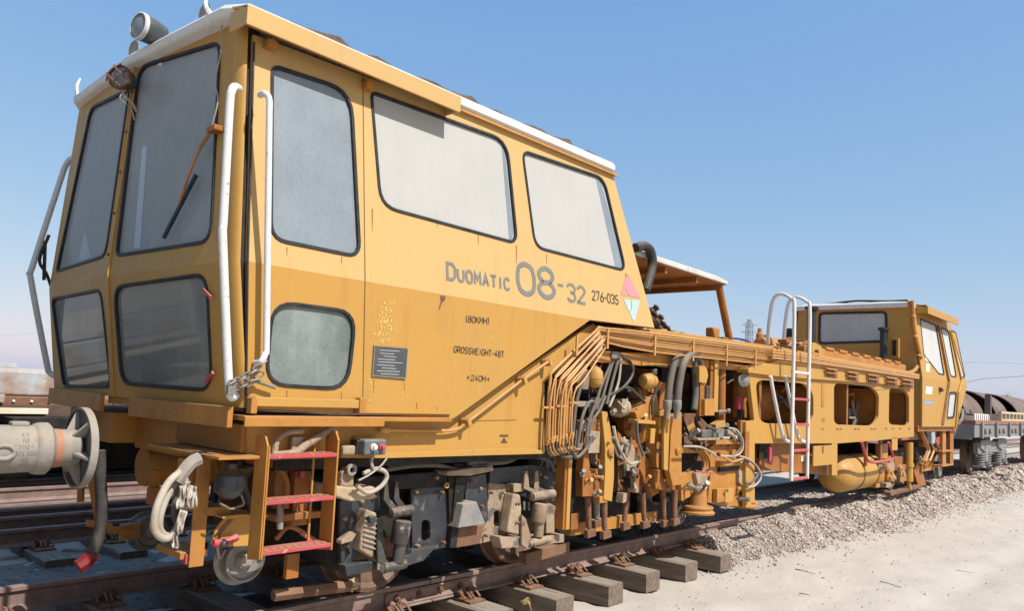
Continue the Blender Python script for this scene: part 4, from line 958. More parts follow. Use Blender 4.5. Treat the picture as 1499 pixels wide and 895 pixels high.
bp([(731,787),(761,787),(761,802),(735,804)], YB-.10, .10, TAN, 'frame_foot')
bp([(765,790),(826,783),(826,795),(768,801)], YB-.08, .20, TAN, 'frame_foot')
for k in (767,774):
    q = MB(); q.cyl(S(k,735,YB-.05), S(k,747,YB-.05), .010, 8); q.build('bolt', STEEL, BG)
for k, (u, v) in enumerate(((640,700),(648,722),(610,722),(612,800),(650,795),(668,720),(672,745),(664,770),(690,705),(704,716),(706,742),(720,722),(738,722),(712,785),(736,780),(505,760),(512,770),(508,800),(530,735),(548,728),(562,700),(800,700),(790,696),(808,715),(545,830),(525,834),(590,820),(745,795))):
    q = MB(); q.lathe(S(u, v, YB - .035), (0,-1,0), [(-.02,.013),(.008,.013),(.010,.008),(.016,.007),(.017,0)], 6); q.build('frame_bolt', RUST if k % 3 else CRM, BG)
q = MB(); q.lathe(S(652,711,YB-.03), (0,-1,0), [(0,.02),(.02,.02),(.02,.012),(.0,.011)], 12); q.build('grease_port', COP, BG)
bp([(508,784),(515,779),(522,783),(516,793),(500,798),(500,793)], YB-.08, .06, CRM, 'side_lug'); bp([(541,757),(551,756),(553,766),(543,768)], YB-.14, .06, BLU, 'spring_cap', bev=.008)
bp([(552,760),(560,758),(562,790),(566,812),(556,822),(552,800)], YB-.05, .05, BLK, 'side_web')
# cables over the bogie
for pts, y, r, m_ in (([(556,690),(600,683),(640,682),(668,688),(690,688)],-1.2,.016,HOSE), ([(700,678),(740,677),(765,668),(800,673),(812,690)],-1.2,.018,HOSE), ([(560,676),(580,684),(600,672)],-1.1,.014,ORG), ([(730,672),(760,664),(800,668)],-1.15,.012,HOSEB)):
    q = MB(); q.pxtube(pts, r, y); q.build('cable', m_, BG, smooth=60)
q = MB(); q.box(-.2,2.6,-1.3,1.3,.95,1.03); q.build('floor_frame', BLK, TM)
# timber wedges by the wheels
q = MB(); q.tube([S(400,872,-.83), S(512,858,-.88)], .040, 6, 0); tw = q.build('timber_chock', mat('brown_log', (.20,.11,.065), .9, c2=(.13,.07,.04), amt=.8, sc=6, bump=.5, bsc=40, dust=DUST, dusta=.3), None)
tag(tw, 'round brown timber chock with a frayed end on the rail by the first wheel', 'chock')
q = MB()
for k in range(26):
    a = random.uniform(0,6.28); r_ = .035*math.sqrt(random.random()); c = S(512,858,-.88) + Vector((0, r_*math.cos(a), r_*math.sin(a))); q.cyl(c, c + Vector((random.uniform(.02,.06), random.uniform(-.03,.01), random.uniform(-.01,.02))), .007, 5)
tag(q.build('frayed_end', mat('frayed_wood', (.46,.33,.22), .95), tw), kind='stuff')
q = MB(); q.bar(S(765,818,-.95), S(828,800,-.95), .09, .09); tag(q.build('timber_wedge', MATS['brown_log'], None, bevel=.004), 'square brown timber wedged against the second wheel', 'timber')
# ------------------------------------------------------------------ main frame and pipe runs
ZT = 2.10
q = MB(); q.pxpoly([(886,488),(958,482),(1140,508),(1140,528),(1060,526),(960,514),(889,500)], -1.40, .06)
BEAM = q.build('main_beam', YEL, TM, bevel=.004)
q = MB(); q.pxpoly([(940,536),(960,535),(1050,540),(1105,545),(1105,536),(1050,529),(960,518),(870,514),(850,520),(846,528)], -1.34, .05); q.build('beam_web', YELB, BEAM, bevel=.004)
q = MB(); q.box(3.2, 12.0, -1.36, 1.36, 2.03, 2.09); q.build('deck_plate', YELB, BEAM)
q = MB(); q.box(2.3, 12.0, .95, 1.35, 1.75, 2.03); q.build('far_beam', ORG, BEAM)
q = MB(); q.box(2.2, 12.3, -.45, .45, 1.45, 1.80); q.build('centre_sill', ORG, BEAM)
# pipes that climb the wheel arch, turn and run back along the beam
ends_u = 1135
for k in range(10):
    o = k % 5; b = k // 5
    y = -1.425 - .022 * (k % 2) - .01 * b
    if k < 5:
        du = 8.0 * o
        pts = [(800 + du, 652 - 3 * o), (802 + du, 600), (806 + du * .95, 553 + 3 * o), (812 + du * .9, 541 + 3.5 * o), (872 + du * .45, 485 + 5 * o), (884 + du * .3, 481.5 + 4.6 * o), (958, 489 + 6 * o), (ends_u, 512 + 5.2 * o)]
        r = .013 if o in (0, 3) else .009
    else:
        du = 8.0 * o
        pts = [(804 + du, 645 - 2 * o), (806 + du, 590), (812 + du, 556 + 3 * o), (822 + du, 546 + 3 * o), (874 + du * .4, 488.5 + 5 * o), (886 + du * .2, 485 + 4.5 * o), (958, 492 + 6 * o), (ends_u, 514.5 + 5.2 * o)]
        r = .008
    P3 = [S(u, v, y) for u, v in pts]
    q = MB(); q.tube(P3, r, 7, 2); q.build('hydraulic_pipe', COP, BEAM, smooth=60)
for k in range(9):      # loops at the pipe feet
    u = 800 + k * 4.6; q = MB(); q.tube([S(u, 648 - k, -1.43), S(u + 2, 662 - k, -1.42), S(u + 9, 668 - k * 1.2, -1.39), S(u + 14, 655, -1.34), S(u + 16, 630, -1.32)], .009, 6, 5); q.build('pipe_bend', COP if k % 3 else HOSE, BEAM, smooth=60)
    q = MB(); q.lathe(S(u + 1, 650 - k, -1.43), (0,0,1), [(0,.013),(.03,.016),(.05,.013)], 6); q.build('pipe_nut', COP, BEAM)
for u, v in ((846,505),(891,495),(960,505),(1016,513),(1065,520),(1107,526)):
    q = MB(); a, b = S(u, v - 14, -1.475), S(u, v + 16, -1.475); q.box(a.x - .012, a.x + .012, -1.475, -1.463, b.z, a.z); q.build('pipe_clamp', COP, BEAM)
for u, v in ((803,597),(822,595),(841,590)):
    q = MB(); c = S(u, v, -1.45); q.box(c.x - .06, c.x + .06, -1.452, -1.442, c.z - .008, c.z + .008); q.build('pipe_clamp', COP, BEAM)
q = MB(); q.pxpoly([(818,556),(838,553),(838,640),(822,660),(818,655)], -1.33, .03); q.build('pipe_backing', YELB, BEAM)
# ------------------------------------------------------------------ tamping bank
q = MB(); q.box(2.75, 4.45, -.66, .66, .12, 1.75); TB = q.build('tamping_bank', BLK, TM, bevel=.02)  # black core block paints in the shade behind the tamping arms
def tp(px, y, d, m_, nm, holes=(), bev=.004): q = MB(); q.pxpoly(px, y, d, holes); return q.build(nm, m_, TB, bevel=bev)
def tb(u0, v0, u1, v1, y, d, m_, nm, bev=.004): q = MB(); q.pxbox(u0, v0, u1, v1, y, d); return q.build(nm, m_, TB, bevel=bev)
def tt(pts, r, m_, nm, y=None, n=8, sm=6): q = MB(); q.pxtube(pts, r, y, n, sm); return q.build(nm, m_, TB, smooth=60)
tb(826,668,831,776,-1.30,.10,ORG,'frame_post'); tb(831,664,836,776,-1.315,.02,YEL,'frame_post')  # orange half painted as the post's shaded side, yellow half as lit
tb(836,758,962,775,-1.05,.06,YELB,'lower_rail')
tb(836,752,848,776,-1.12,.06,ORG,'rail_block')
# first tamping arm: brown plate paints the shaded face, yellow the lit edge
tp([(875,604),(884,602),(896,640),(899,660),(896,732),(880,737),(874,727),(853,728),(853,690),(858,640)], -1.26, .08, ORG, 'tamping_arm', [[(864,640),(876,636),(880,660),(876,690),(866,696),(862,672)]])
tp([(881,603),(889,603),(899,652),(899,700),(896,735),(884,732),(886,690),(886,655)], -1.31, .05, YEL, 'tamping_arm')
def tine(u0, v0, u1, v1, y, m_=RUST, r=.032):
    q = MB(); a, b = S(u0, v0, y), S(u1, v1, y); q.tube([a, b], [r, r * .72], 10, 0); q.build('tine', m_, TB, smooth=50)
    q = MB(); q.prism([b + Vector((-.055,-.03,-.01)), b + Vector((.06,-.03,-.01)), b + Vector((.075,-.03,-.07)), b + Vector((-.05,-.03,-.08))], (0,.045,0)); q.build('tine_blade', RUST, TB, bevel=.004)
tine(860,728,862,774,-1.2); tine(884,733,885,776,-1.26); tine(872,730,873,760,-1.1,STEEL,.04)
q = MB(); q.lathe(S(892,662,-1.31), (0,-1,0), [(0,.035),(.02,.035),(.024,.02),(.03,.0)], 14); q.build('pivot_pin', YELB, TB, smooth=40)
tb(878,727,890,737,-1.30,.07,YELB,'tine_holder')
# second arm, set back and grimy
tp([(905,640),(925,655),(944,700),(940,722),(905,720)], -1.12, .08, RUST, 'tamping_arm')
tp([(918,645),(928,642),(960,690),(968,720),(955,728),(938,690)], -1.18, .06, ORG, 'tamping_arm')
tine(917,720,914,764,-1.12); tine(940,722,943,762,-1.14)
tp([(914,655),(926,650),(936,674),(928,690),(918,690)], -1.2, .05, CRM, 'dusty_cover')
q = MB(); q.cyl(S(905,645,-1.22), S(917,650,-1.28), .04, 14); q.build('oil_cylinder', MUD, TB, smooth=40, bevel=.006)
# third arm pair
tp([(960,606),(973,600),(978,640),(975,690),(962,686),(957,650)], -1.24, .10, YELB, 'tamping_arm')
tp([(986,610),(998,604),(998,710),(985,712),(980,690),(982,640)], -1.36, .06, YELB, 'tamping_arm')
tp([(964,612),(990,606),(990,630),(966,636)], -1.33, .12, YELB, 'arm_bridge')
tp([(958,690),(976,686),(992,700),(996,712),(985,722),(960,716)], -1.26, .10, ORG, 'tine_holder')
tine(970,716,972,760,-1.2); tine(988,718,987,758,-1.28)
q = MB(); q.lathe(S(991,660,-1.36), (0,-1,0), [(0,.035),(.02,.035),(.024,.02),(.03,.0)], 14); q.build('pivot_pin', YELB, TB, smooth=40)
tp([(972,640),(976,600),(981,600),(978,690),(972,688)], -1.37, .03, YEL, 'arm_rib')
q = MB(); q.lathe(S(997,753,-1.0), (0,-1,0), [(-.05,.07),(-.04,.10),(.0,.095),(.005,.075),(-.01,.07),(-.01,.03),(.02,.025),(.02,0)], 22); q.build('guide_wheel', STEEL, TB, smooth=35)
# vibration drive housing
q = MB(); c = S(946,622,-1.20); q.lathe(c + Vector((0,.25,0)), (-.25,-1,0), [(0,.16),(.05,.19),(.20,.195),(.23,.17),(.25,.08),(.26,.0)], 26); q.build('vibration_housing', YELB, TB, smooth=38)
tp([(930,604),(950,583),(962,577),(968,616),(960,622),(934,616)], -1.26, .16, YELB, 'housing_guard')
tp([(930,614),(960,617),(960,622),(930,620)], -1.32, .08, YEL, 'housing_flange')
tp([(953,628),(960,628),(958,650),(952,650)], -1.36, .02, YEL, 'housing_rib')
for k in range(5):
    q = MB(); q.ball(S(932, 600 + k * 12, -1.36), .009, n=7, m_=5); q.build('flange_bolt', RUST, TB)
# accumulators, filter, pump
q = MB(); c = S(871,552,-1.30); q.lathe(c, (0,0,1), [(-.095,.015),(-.09,.04),(-.06,.066),(-.02,.07),(-.018,.073),(-.008,.073),(-.006,.07),(.04,.068),(.075,.045),(.09,.015),(.10,.012)], 20); q.build('accumulator', YEL, TB, smooth=40)
q = MB(); q.lathe(S(848,570,-1.25), (0,0,1), [(0,.05),(.0,.075),(.02,.08),(.16,.08),(.17,.06),(.22,.055),(.23,.0)], 18); q.build('oil_filter', mat('filter_brown', (.16,.11,.08), .6, c2=(.30,.24,.18), amt=.8, sc=9, dust=DUST, dusta=.7), TB, smooth=40)
tb(838,555,862,561,-1.3,.14,ORG,'filter_bracket')
q = MB(); q.lathe(S(940,558,-1.28), (1,-.1,.02), [(0,.02),(.01,.055),(.05,.075),(.10,.075),(.102,.08),(.115,.08),(.117,.072),(.17,.06),(.18,.03)], 20); q.build('accumulator', YEL, TB, smooth=40)
q = MB(); q.lathe(S(957,548,-1.28), (0,0,1), [(0,.03),(.03,.035),(.05,.03),(.055,0)], 12); q.build('filler_cap', STEEL, TB, smooth=40)
q = MB(); c = S(905,600,-1.2); q.ball(c, .10, .08, .075); q.ball(c + Vector((.09,0,.02)), .07, .07, .08); q.box(c.x-.09,c.x-.02,c.y-.1,c.y,c.z-.02,c.z+.10); q.build('hydraulic_pump', CRM, TB, smooth=50)
tb(872,583,882,600,-1.34,.06,STEEL,'valve_block'); tb(838,588,872,596,-1.28,.05,MUD,'valve_block'); tb(850,616,866,632,-1.33,.07,CRM,'valve_block'); tb(862,632,878,664,-1.3,.05,CRM,'valve_block')
tb(936,568,956,585,-1.2,.1,ORG,'motor_mount'); tb(966,560,974,600,-1.22,.05,ORG,'motor_mount')
tp([(942,570),(950,566),(964,556),(972,562),(960,578)], -1.24, .06, ORG, 'motor_mount')
# hoses
rh = random.Random(5)
for pts, r, m_, y in (
    ([(838,640),(842,600),(846,580),(852,560)], .016, HOSE, -1.36), ([(846,650),(852,612),(862,590),(870,592),(862,618),(858,640)], .015, HOSE, -1.38), ([(856,660),(866,620),(878,600),(886,580)], .014, HOSE, -1.36),
    ([(880,590),(888,560),(900,520)], .014, HOSE, -1.34), ([(888,592),(896,560),(906,522)], .015, HOSE, -1.36), ([(892,596),(905,560),(909,522)], .013, HOSEW, -1.34), ([(870,600),(880,566),(896,528)], .014, HOSE, -1.33),
    ([(906,520),(922,530),(926,548),(912,568),(890,580)], .014, HOSEB, -1.35), ([(906,520),(885,528),(876,542)], .012, HOSEB, -1.3), ([(900,572),(920,568),(934,580)], .012, HOSEB, -1.3),
    ([(905,588),(914,598),(918,584)], .010, HOSEW, -1.3), ([(898,625),(904,650),(920,678),(936,676)], .015, HOSEW, -1.33), ([(898,650),(906,668),(914,640)], .012, HOSEW, -1.3), ([(932,616),(934,645),(942,668)], .013, HOSE, -1.38),
    ([(838,660),(845,670),(860,655),(866,640)], .015, HOSE, -1.38), ([(820,668),(838,668),(852,650)], .016, HOSE, -1.36), ([(944,590),(930,576),(918,572)], .014, HOSEB, -1.26), ([(842,600),(838,640),(846,662)], .013, HOSEB, -1.3)):
    tt(pts, r, m_, 'hydraulic_hose', y)
for k in range(8):
    u = rh.uniform(836,1000); v = rh.uniform(545,640); tt([(u,v),(u+rh.uniform(-12,12),v+rh.uniform(10,30)),(u+rh.uniform(-20,20),v+rh.uniform(25,60))], rh.choice((.010,.014)), rh.choice((HOSE,HOSEB,ORG)), 'hydraulic_hose', rh.uniform(-1.15,-.9))
for k in range(26):
    u = rh.uniform(838,1000); v = rh.uniform(560,735); s_ = rh.uniform(4,12); tb(u-s_,v-s_*.7,u+s_,v+s_*.7,rh.uniform(-1.05,-.8),.12,rh.choice((ORG,BLK,RUST,BLK,MUD,BLK)),'fitting',.006)
tb(896,516,910,526,-1.36,.05,STEEL,'hose_clamp')
# two big arched hoses
for pts, y in (([(977,596),(980,565),(986,535),(994,519),(1004,514),(1014,522),(1017,545),(1018,575),(1016,600)], -1.40), ([(991,594),(994,565),(1000,535),(1010,520),(1018,519),(1025,532),(1028,560),(1029,595)], -1.47)):
    tt([(u, v, y + max(0, (u - 1006)) * .006) for u, v in pts], .036, HOSE, 'arched_hose', None, 12)
for u, v, y in ((977,598,-1.40),(991,598,-1.47)):
    q = MB(); c = S(u, v, y); q.lathe(c, (0,0,1), [(-.10,.028),(-.02,.03),(0,.042),(.07,.042),(.075,.036)], 10); q.build('hose_end', MUD, TB, smooth=40)
# inner beams with grime above the units
tb(868,520,960,530,-1.2,.06,ORG,'inner_rail'); tb(930,530,978,536,-1.15,.06,MUD,'inner_rail'); tb(926,520,930,540,-1.22,.04,ORG,'inner_rail')
tp([(868,514),(878,500),(884,512),(872,532)], -1.3, .03, YEL, 'gusset'); tp([(862,530),(876,512),(880,514),(868,540)], -1.3, .03, YELB, 'gusset')
tb(906,535,930,562,-1.1,.05,BLK,'back_plate'); tb(968,530,1000,600,-.95,.05,BLK,'back_plate')  # black plates stand in for the shaded void behind the hoses
# ------------------------------------------------------------------ lifting and lining unit
q = MB(); q.box(4.6, 6.0, -.66, .66, .12, 1.55); LU = q.build('lifting_unit', BLK, TM, bevel=.02)  # black core block added to darken the see-through below the unit
def lp(px, y, d, m_, nm, holes=(), bev=.004): q = MB(); q.pxpoly(px, y, d, holes); return q.build(nm, m_, LU, bevel=bev)
def lb(u0, v0, u1, v1, y, d, m_, nm, bev=.004): q = MB(); q.pxbox(u0, v0, u1, v1, y, d); return q.build(nm, m_, LU, bevel=bev)
lb(1040,528,1046,606,-1.36,.08,ORG,'square_column'); lb(1046,527,1052,604,-1.38,.03,YEL,'square_column')  # orange half painted as the column's shaded side
q = MB(); a, b = S(1054,626,-1.25), S(1055,540,-1.25); q.cyl(a, b, .055, 18); q.build('guide_column', ORG, LU, smooth=40)
lp([(1048,622),(1058,616),(1062,616),(1062,626),(1048,628)], -1.32, .08, YEL, 'column_collar')
lp([(1024,538),(1030,534),(1035,540),(1037,550),(1034,562),(1024,560)], -1.40, .04, YEL, 'pivot_plate'); lb(1025,560,1032,610,-1.38,.05,ORG,'pivot_arm'); lp([(1032,585),(1046,584),(1046,609),(1032,609)], -1.42, .05, YELB, 'pivot_foot'); lb(1034,565,1040,588,-1.4,.03,HOSEB,'cylinder_rod')
lb(1080,545,1094,612,-1.25,.06,ORG,'rear_post'); lb(1063,545,1080,560,-.9,.1,BLK,'rear_post')
q = MB(); q.lathe(S(1085,557,-1.35), (-.5,-.8,0), [(0,.05),(.02,.075),(.06,.075),(.07,.05),(.07,.0)], 16); q.build('work_lamp', STEEL, LU, smooth=40)
lb(1082,580,1089,600,-1.3,.05,PINK,'red_valve'); lb(1085,600,1090,622,-1.3,.05,HOSEB,'cylinder_rod')
lp([(1040,655),(1054,646),(1096,650),(1096,742),(1060,742),(1036,736),(1040,700)], -1.36, .05, YELB, 'unit_panel', [[(1046,668),(1052,662),(1056,668),(1050,674)]])
lp([(1092,618),(1105,616),(1105,743),(1092,744)], -1.44, .05, YEL, 'unit_column')
lb(1084,616,1092,690,-1.40,.04,YELB,'unit_column'); lb(1091,632,1097,680,-1.46,.03,ORG,'guide_rod')
lb(1048,644,1088,651,-1.42,.10,YELB,'unit_shelf'); lb(1055,674,1092,683,-1.42,.08,YELB,'unit_shelf'); lb(1054,683,1090,690,-1.39,.06,BLK,'unit_slot')
lb(1028,630,1052,642,-1.42,.08,mat('dark_motor', (.06,.065,.07), .4, c2=(.12,.11,.10), amt=.7, sc=9, dust=DUST, dusta=.7),'drive_motor',.01); lb(1022,642,1054,645,-1.46,.12,CRM,'motor_tray')
lb(1052,628,1060,642,-1.44,.05,STEEL,'motor_flange',.006); lb(1066,630,1078,640,-1.42,.06,CRM,'valve_block',.008)
lp([(1000,606),(1020,606),(1056,640),(1040,660),(1002,650)], -1.0, .05, RUST, 'inner_plate'); lp([(1003,629),(1016,620),(1020,624),(1006,634)], -1.02, .04, YEL, 'inner_strut')
lp([(998,655),(1022,660),(1022,664),(998,664)], -1.3, .06, YELB, 'clamp_arm')
for k in range(3):
    q = MB(); q.pxtube([(1018+k*5,658),(1028+k*4,668),(1031+k*4,682),(1027+k*4,698)], .020, -1.30 - .02*k, 8); q.build('curved_bracket', YELB, LU, smooth=60)
def foot(u, v, top, m_):
    q = MB(); c = S(u, v, -1.30); q.lathe(c, (0,0,1), [(0,.17),(.02,.175),(.035,.15),(.05,.15),(.06,.16),(.075,.155),(.085,.10),(.10,.095),(S(u,top,-1.30).z - c.z,.085)], 24); q.build('clamp_foot', m_, LU, smooth=35)
foot(1021,752,716,YELB); foot(1086,742,714,YELB)
lp([(997,694),(1016,690),(1020,712),(1010,728),(998,734)], -1.32, .06, YELB, 'clamp_jaw'); lp([(1018,693),(1034,692),(1036,700),(1033,722),(1024,716)], -1.36, .05, CRM, 'clamp_jaw'); lb(1050,716,1062,736,-1.42,.05,YELB,'clamp_block'); lp([(1062,690),(1084,688),(1082,716),(1066,722),(1061,706)], -1.34, .05, ORG, 'clamp_jaw'); lp([(1082,686),(1097,688),(1095,712),(1088,714),(1082,706)], -1.4, .05, CRM, 'clamp_jaw')
lb(1062,716,1074,736,-1.43,.06,YEL,'clamp_block')
for pts, r, m_ in (([(1066,627),(1078,630),(1087,645),(1086,660),(1076,668),(1054,668)], .011, HOSEW), ([(1070,630),(1082,640),(1084,656),(1074,667),(1060,670)], .010, HOSE), ([(1082,668),(1098,674),(1112,690),(1113,702),(1104,712),(1094,714)], .012, HOSEW), ([(1086,670),(1104,680),(1110,694),(1100,706),(1092,708)], .011, HOSE), ([(1000,654),(1024,655),(1040,662),(1050,670)], .012, HOSEW), ([(1018,690),(1030,692),(1046,693)], .008, PINK), ([(1058,668),(1072,676),(1088,672)], .012, COP)):
    q = MB(); q.pxtube(pts, r, -1.48); q.build('hydraulic_hose', m_, LU, smooth=60)
q = MB(); q.pxtube([(1012,645),(1020,640),(1030,646)], .016, -1.2); q.pxtube([(1018,610),(1020,625),(1028,640)], .016, -1.2); q.build('hydraulic_hose', HOSEB, LU, smooth=60)
for k in range(16):
    u = rh.uniform(1004,1096); v = rh.uniform(560,720); s_ = rh.uniform(3,8); lb(u-s_,v-s_,u+s_,v+s_,rh.uniform(-1.05,-.8),.12,rh.choice((ORG,BLK,BLK,RUST)),'fitting',.006)
q = MB(); q.pxtube([(1064,562),(1075,556),(1084,562)], .010, -1.3); q.build('lamp_cable', HOSEB, LU)

# bolts, unions and small brackets scattered over the working units
rb2 = random.Random(21)
for k in range(70):
    u, v = rb2.uniform(848,1000), rb2.uniform(600,730); y = rb2.choice((-1.27,-1.32,-1.22)); q = MB()
    if k % 3 == 0: q.lathe(S(u, v, y), (rb2.uniform(-1,1), -1, rb2.uniform(-1,1)), [(0,.022),(.02,.022),(.02,.014),(.06,.014),(.06,.02),(.08,.02),(.08,0)], 8); q.build('hose_union', rb2.choice((STEEL,MUD,COP)), TB)
    elif k % 3 == 1: q.lathe(S(u, v, y), (0,-1,0), [(0,.014),(.012,.014),(.014,.007),(.02,0)], 6); q.build('bolt_head', RUST, TB)
    else: q.obox(S(u, v, y + .08), (.03,0,rb2.uniform(-.02,.02)), (0,.04,0), (rb2.uniform(-.01,.01),0,.045)); q.build('small_bracket', rb2.choice((ORG,YELB,RUST,CRM,BLK)), TB, bevel=.004)
for k in range(22):
    u, v = rb2.uniform(840,985), rb2.uniform(540,640); y = rb2.uniform(-1.3,-1.05); dx, dy = rb2.uniform(-18,18), rb2.uniform(20,70)
    tt([(u,v),(u+dx*.2,v+dy*.35),(u+dx*.9,v+dy*.6),(u+dx,v+dy)], rb2.choice((.008,.011,.014)), rb2.choice((HOSE,HOSEB,HOSEB,COP,HOSE)), 'hydraulic_hose', y)
for k in range(36):
    u, v = rb2.uniform(1004,1100), rb2.uniform(600,740); y = rb2.choice((-1.45,-1.38,-1.3)); q = MB()
    if k % 2: q.lathe(S(u, v, y), (0,-1,0), [(0,.018),(.012,.018),(.014,.009),(.02,0)], 6); q.build('bolt_head', RUST, LU)
    else: q.lathe(S(u, v, y+.1), (rb2.uniform(-1,1), -1, rb2.uniform(-.5,1)), [(0,.03),(.04,.03),(.04,.018),(.10,.018),(.10,.026),(.13,.026),(.13,0)], 8); q.build('hose_union', rb2.choice((STEEL,MUD,COP,CRM)), LU)
# ------------------------------------------------------------------ rear frame with oval openings
op = lambda pts, r: rounded(pts, r, 5)
outer = [(1096,546),(1140,552),(1338,566),(1338,640),(1290,645),(1226,650),(1226,697),(1218,697),(1218,650),(1112,650),(1104,650),(1104,612)]
H1 = op([(1106,556),(1180,562),(1191,578),(1191,612),(1183,622),(1112,620)], 14); H2 = op([(1221,561),(1276,566),(1287,578),(1286,614),(1278,624),(1221,622)], 9); H3 = op([(1302,568),(1324,570),(1331,580),(1331,624),(1301,622)], 7)
q = MB(); q.pxpoly(outer, -1.43, .05, [H1, H2, H3]); RF = q.build('rear_frame', YEL, TM, bevel=.006)
def rp(px, y, d, m_, nm, par=None, holes=(), bev=.004): q = MB(); q.pxpoly(px, y, d, holes); return q.build(nm, m_, par or RF, bevel=bev)
def rb(u0, v0, u1, v1, y, d, m_, nm, par=None, bev=.004): q = MB(); q.pxbox(u0, v0, u1, v1, y, d); return q.build(nm, m_, par or RF, bevel=bev)
# depth of the openings: inner posts and dark engine bay
for u0, v0, v1 in ((1112,556,620),(1189,566,620),(1240,563,622),(1284,570,622),(1329,576,622)):
    a = MB(); p0, p1 = S(u0, v1, -1.38), S(u0, v0, -1.38); a.box(p0.x-.03, p0.x+.03, -1.38, -.80, p0.z, p1.z); a.build('inner_rib', ORG, RF)
rb(1100,545,1138,620,-.70,.05,ORG,'inner_panel')
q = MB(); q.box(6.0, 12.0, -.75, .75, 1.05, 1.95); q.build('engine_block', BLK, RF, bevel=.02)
q = MB(); q.lathe((6.5,-.80,1.50), (1,0,0), [(0,.05),(.02,.24),(.8,.26),(.85,.1)], 22); q.build('fuel_tank', ORG, RF, smooth=40)
for k in range(14):
    x = rh.uniform(6.5,11.4); z = rh.uniform(1.2,1.85); q = MB(); s_ = rh.uniform(.05,.14); q.box(x-s_,x+s_,-1.05,-.8,z-s_*.8,z+s_*.8); q.build('engine_fitting', rh.choice((ORG,BLK,BLK,MUD,RUST)), RF, bevel=.01)
for k in range(9):
    x = rh.uniform(6.4,11.4); z = rh.uniform(1.25,1.8); q = MB(); q.tube([(x,-1.1,z),(x+rh.uniform(.1,.4),-1.12,z+rh.uniform(-.2,.2)),(x+rh.uniform(.3,.8),-1.05,z+rh.uniform(-.3,.2))], .02, 7); q.build('engine_hose', rh.choice((HOSE,HOSEB,ORG)), RF, smooth=60)
q = MB(); q.lathe(S(1318,612,-1.2), (0,-1,0), [(0,.10),(.08,.11),(.1,.06),(.1,0)], 14); q.build('fan_hub', BLU, RF, smooth=40)
q = MB(); c = S(1252,612,-1.1)
for k in range(6):
    a = k * 1.047; q.bar(c, c + Vector((.3*math.cos(a),0,.3*math.sin(a))), .03, .03, (0,1,0))
q.build('fan_grille', MUD, RF)
# top chord with ribs, thin pipes and pockets
q = MB(); q.pxpoly([(1140,508),(1200,520),(1338,545),(1338,566),(1140,552),(1096,546),(1096,540),(1140,528)], -1.47, .14); TC = q.build('top_chord', YEL, TM, bevel=.006)
for u, v in ((1219,547),(1250,552),(1280,556),(1307,560),(1330,563)):
    rb(u-8, v-6, u+7, v+6, -1.480, .02, RUST, 'chord_pocket', TC); rb(u-8, v-7, u+7, v-5.2, -1.52, .05, YEL, 'pocket_lip', TC); rb(u-8, v-.8, u+7, v+.8, -1.515, .04, YELB, 'pocket_lip', TC)
for k in range(4):
    q = MB(); q.pxtube([(1130,512+4*k),(1185,521+3.2*k),(1260,534+2.4*k),(1345,549+1.8*k)], .012, -1.505 - .008*(k%2), 6, 3); q.build('hydraulic_pipe', COP, TC, smooth=60)
for u, v in ((1205,590),(1206,612)):
    rb(u-2, v-30 if v < 600 else v, u+2, v+6, -1.437, .01, YELB, 'weld_strip')
for u, v in ((1204,628.5),(1226,628.5),(1231,628.5),(1252,628.5),(1257,628.5),(1276,628.5),(1281,628.5),(1297,628),(1307,628),(1318,628),(1331,628)):
    rb(u-1.6, v-1, u+1.6, v+1.2, -1.4325, .01, RUST, 'rust_slot', None, 0)
# lower boxes: brown side plate, battery box door
rp([(1112,650),(1218,650),(1218,697),(1130,690),(1112,680)], -1.30, .4, ORG, 'battery_box'); rb(1191,653,1219,682,-1.44,.02,YEL,'box_door'); rb(1112,650,1128,672,-1.33,.03,BLK,'box_opening'); rb(1127,655,1132,676,-1.4,.03,PINK,'red_lever')
rb(1204,654,1206,664,-1.445,.01,RUST,'door_hasp',None,0); rb(1173,668,1178,676,-1.31,.01,WHT,'paper_tag',None,0)
# air tank with straps
a, b = S(1213,694,-1.05), S(1277,683,-1.05); ax = Vector((1,0,0)); L_ = 2.0; c0 = Vector((9.1,-1.05,.475))
q = MB(); R_ = .275; q.lathe(c0, ax, [(0,.02),(.03,.10),(.09,.185),(.18,.245),(.30,R_),(.32,R_+.004),(.33,R_),(1.65,R_),(1.66,R_+.004),(1.68,R_),(1.8,.24),(1.9,.16),(1.96,.06),(1.98,.0)], 30); AT = q.build('air_tank', YEL, TM, smooth=40)
for x in (.72,1.40):
    q = MB(); q.lathe(c0 + ax * x, ax, [(0,R_+.008),(.06,R_+.008),(.06,R_+.001),(0,R_+.001)], 30, False); q.build('tank_strap', ORG, AT, smooth=40)
    q = MB(); q.box(c0.x + x, c0.x + x + .06, -1.345, -1.305, .6, 1.02); q.build('strap_hanger', ORG, AT)
q = MB(); q.pxtube([(1261,647),(1266,665),(1272,676),(1285,677),(1305,673),(1307,668),(1301,648)], .022, -1.50, 8, 3); q.build('step_loop', PINK, TM, smooth=60)
rb(1306,640,1314,660,-1.43,.02,YEL,'hanger_plate')
q = MB(); a, b = S(1330,705,-1.2), S(1330,648,-1.2); q.cyl(a, b, .075, 16); q.cyl(S(1331,716,-1.2), a, .04, 12); q.cyl(S(1330,684,-1.2), S(1330,679,-1.2), .09, 16); q.build('jack_cylinder', YEL, TM, smooth=40)
for k in range(22):
    u = rh.uniform(1284,1326); v = rh.uniform(672,712); s_ = rh.uniform(2,6); rb(u-s_,v-s_,u+s_,v+s_,rh.uniform(-1.3,-1.0),.12,rh.choice((YELB,ORG,YELB,CRM,RUST)),'sweeper_fitting')
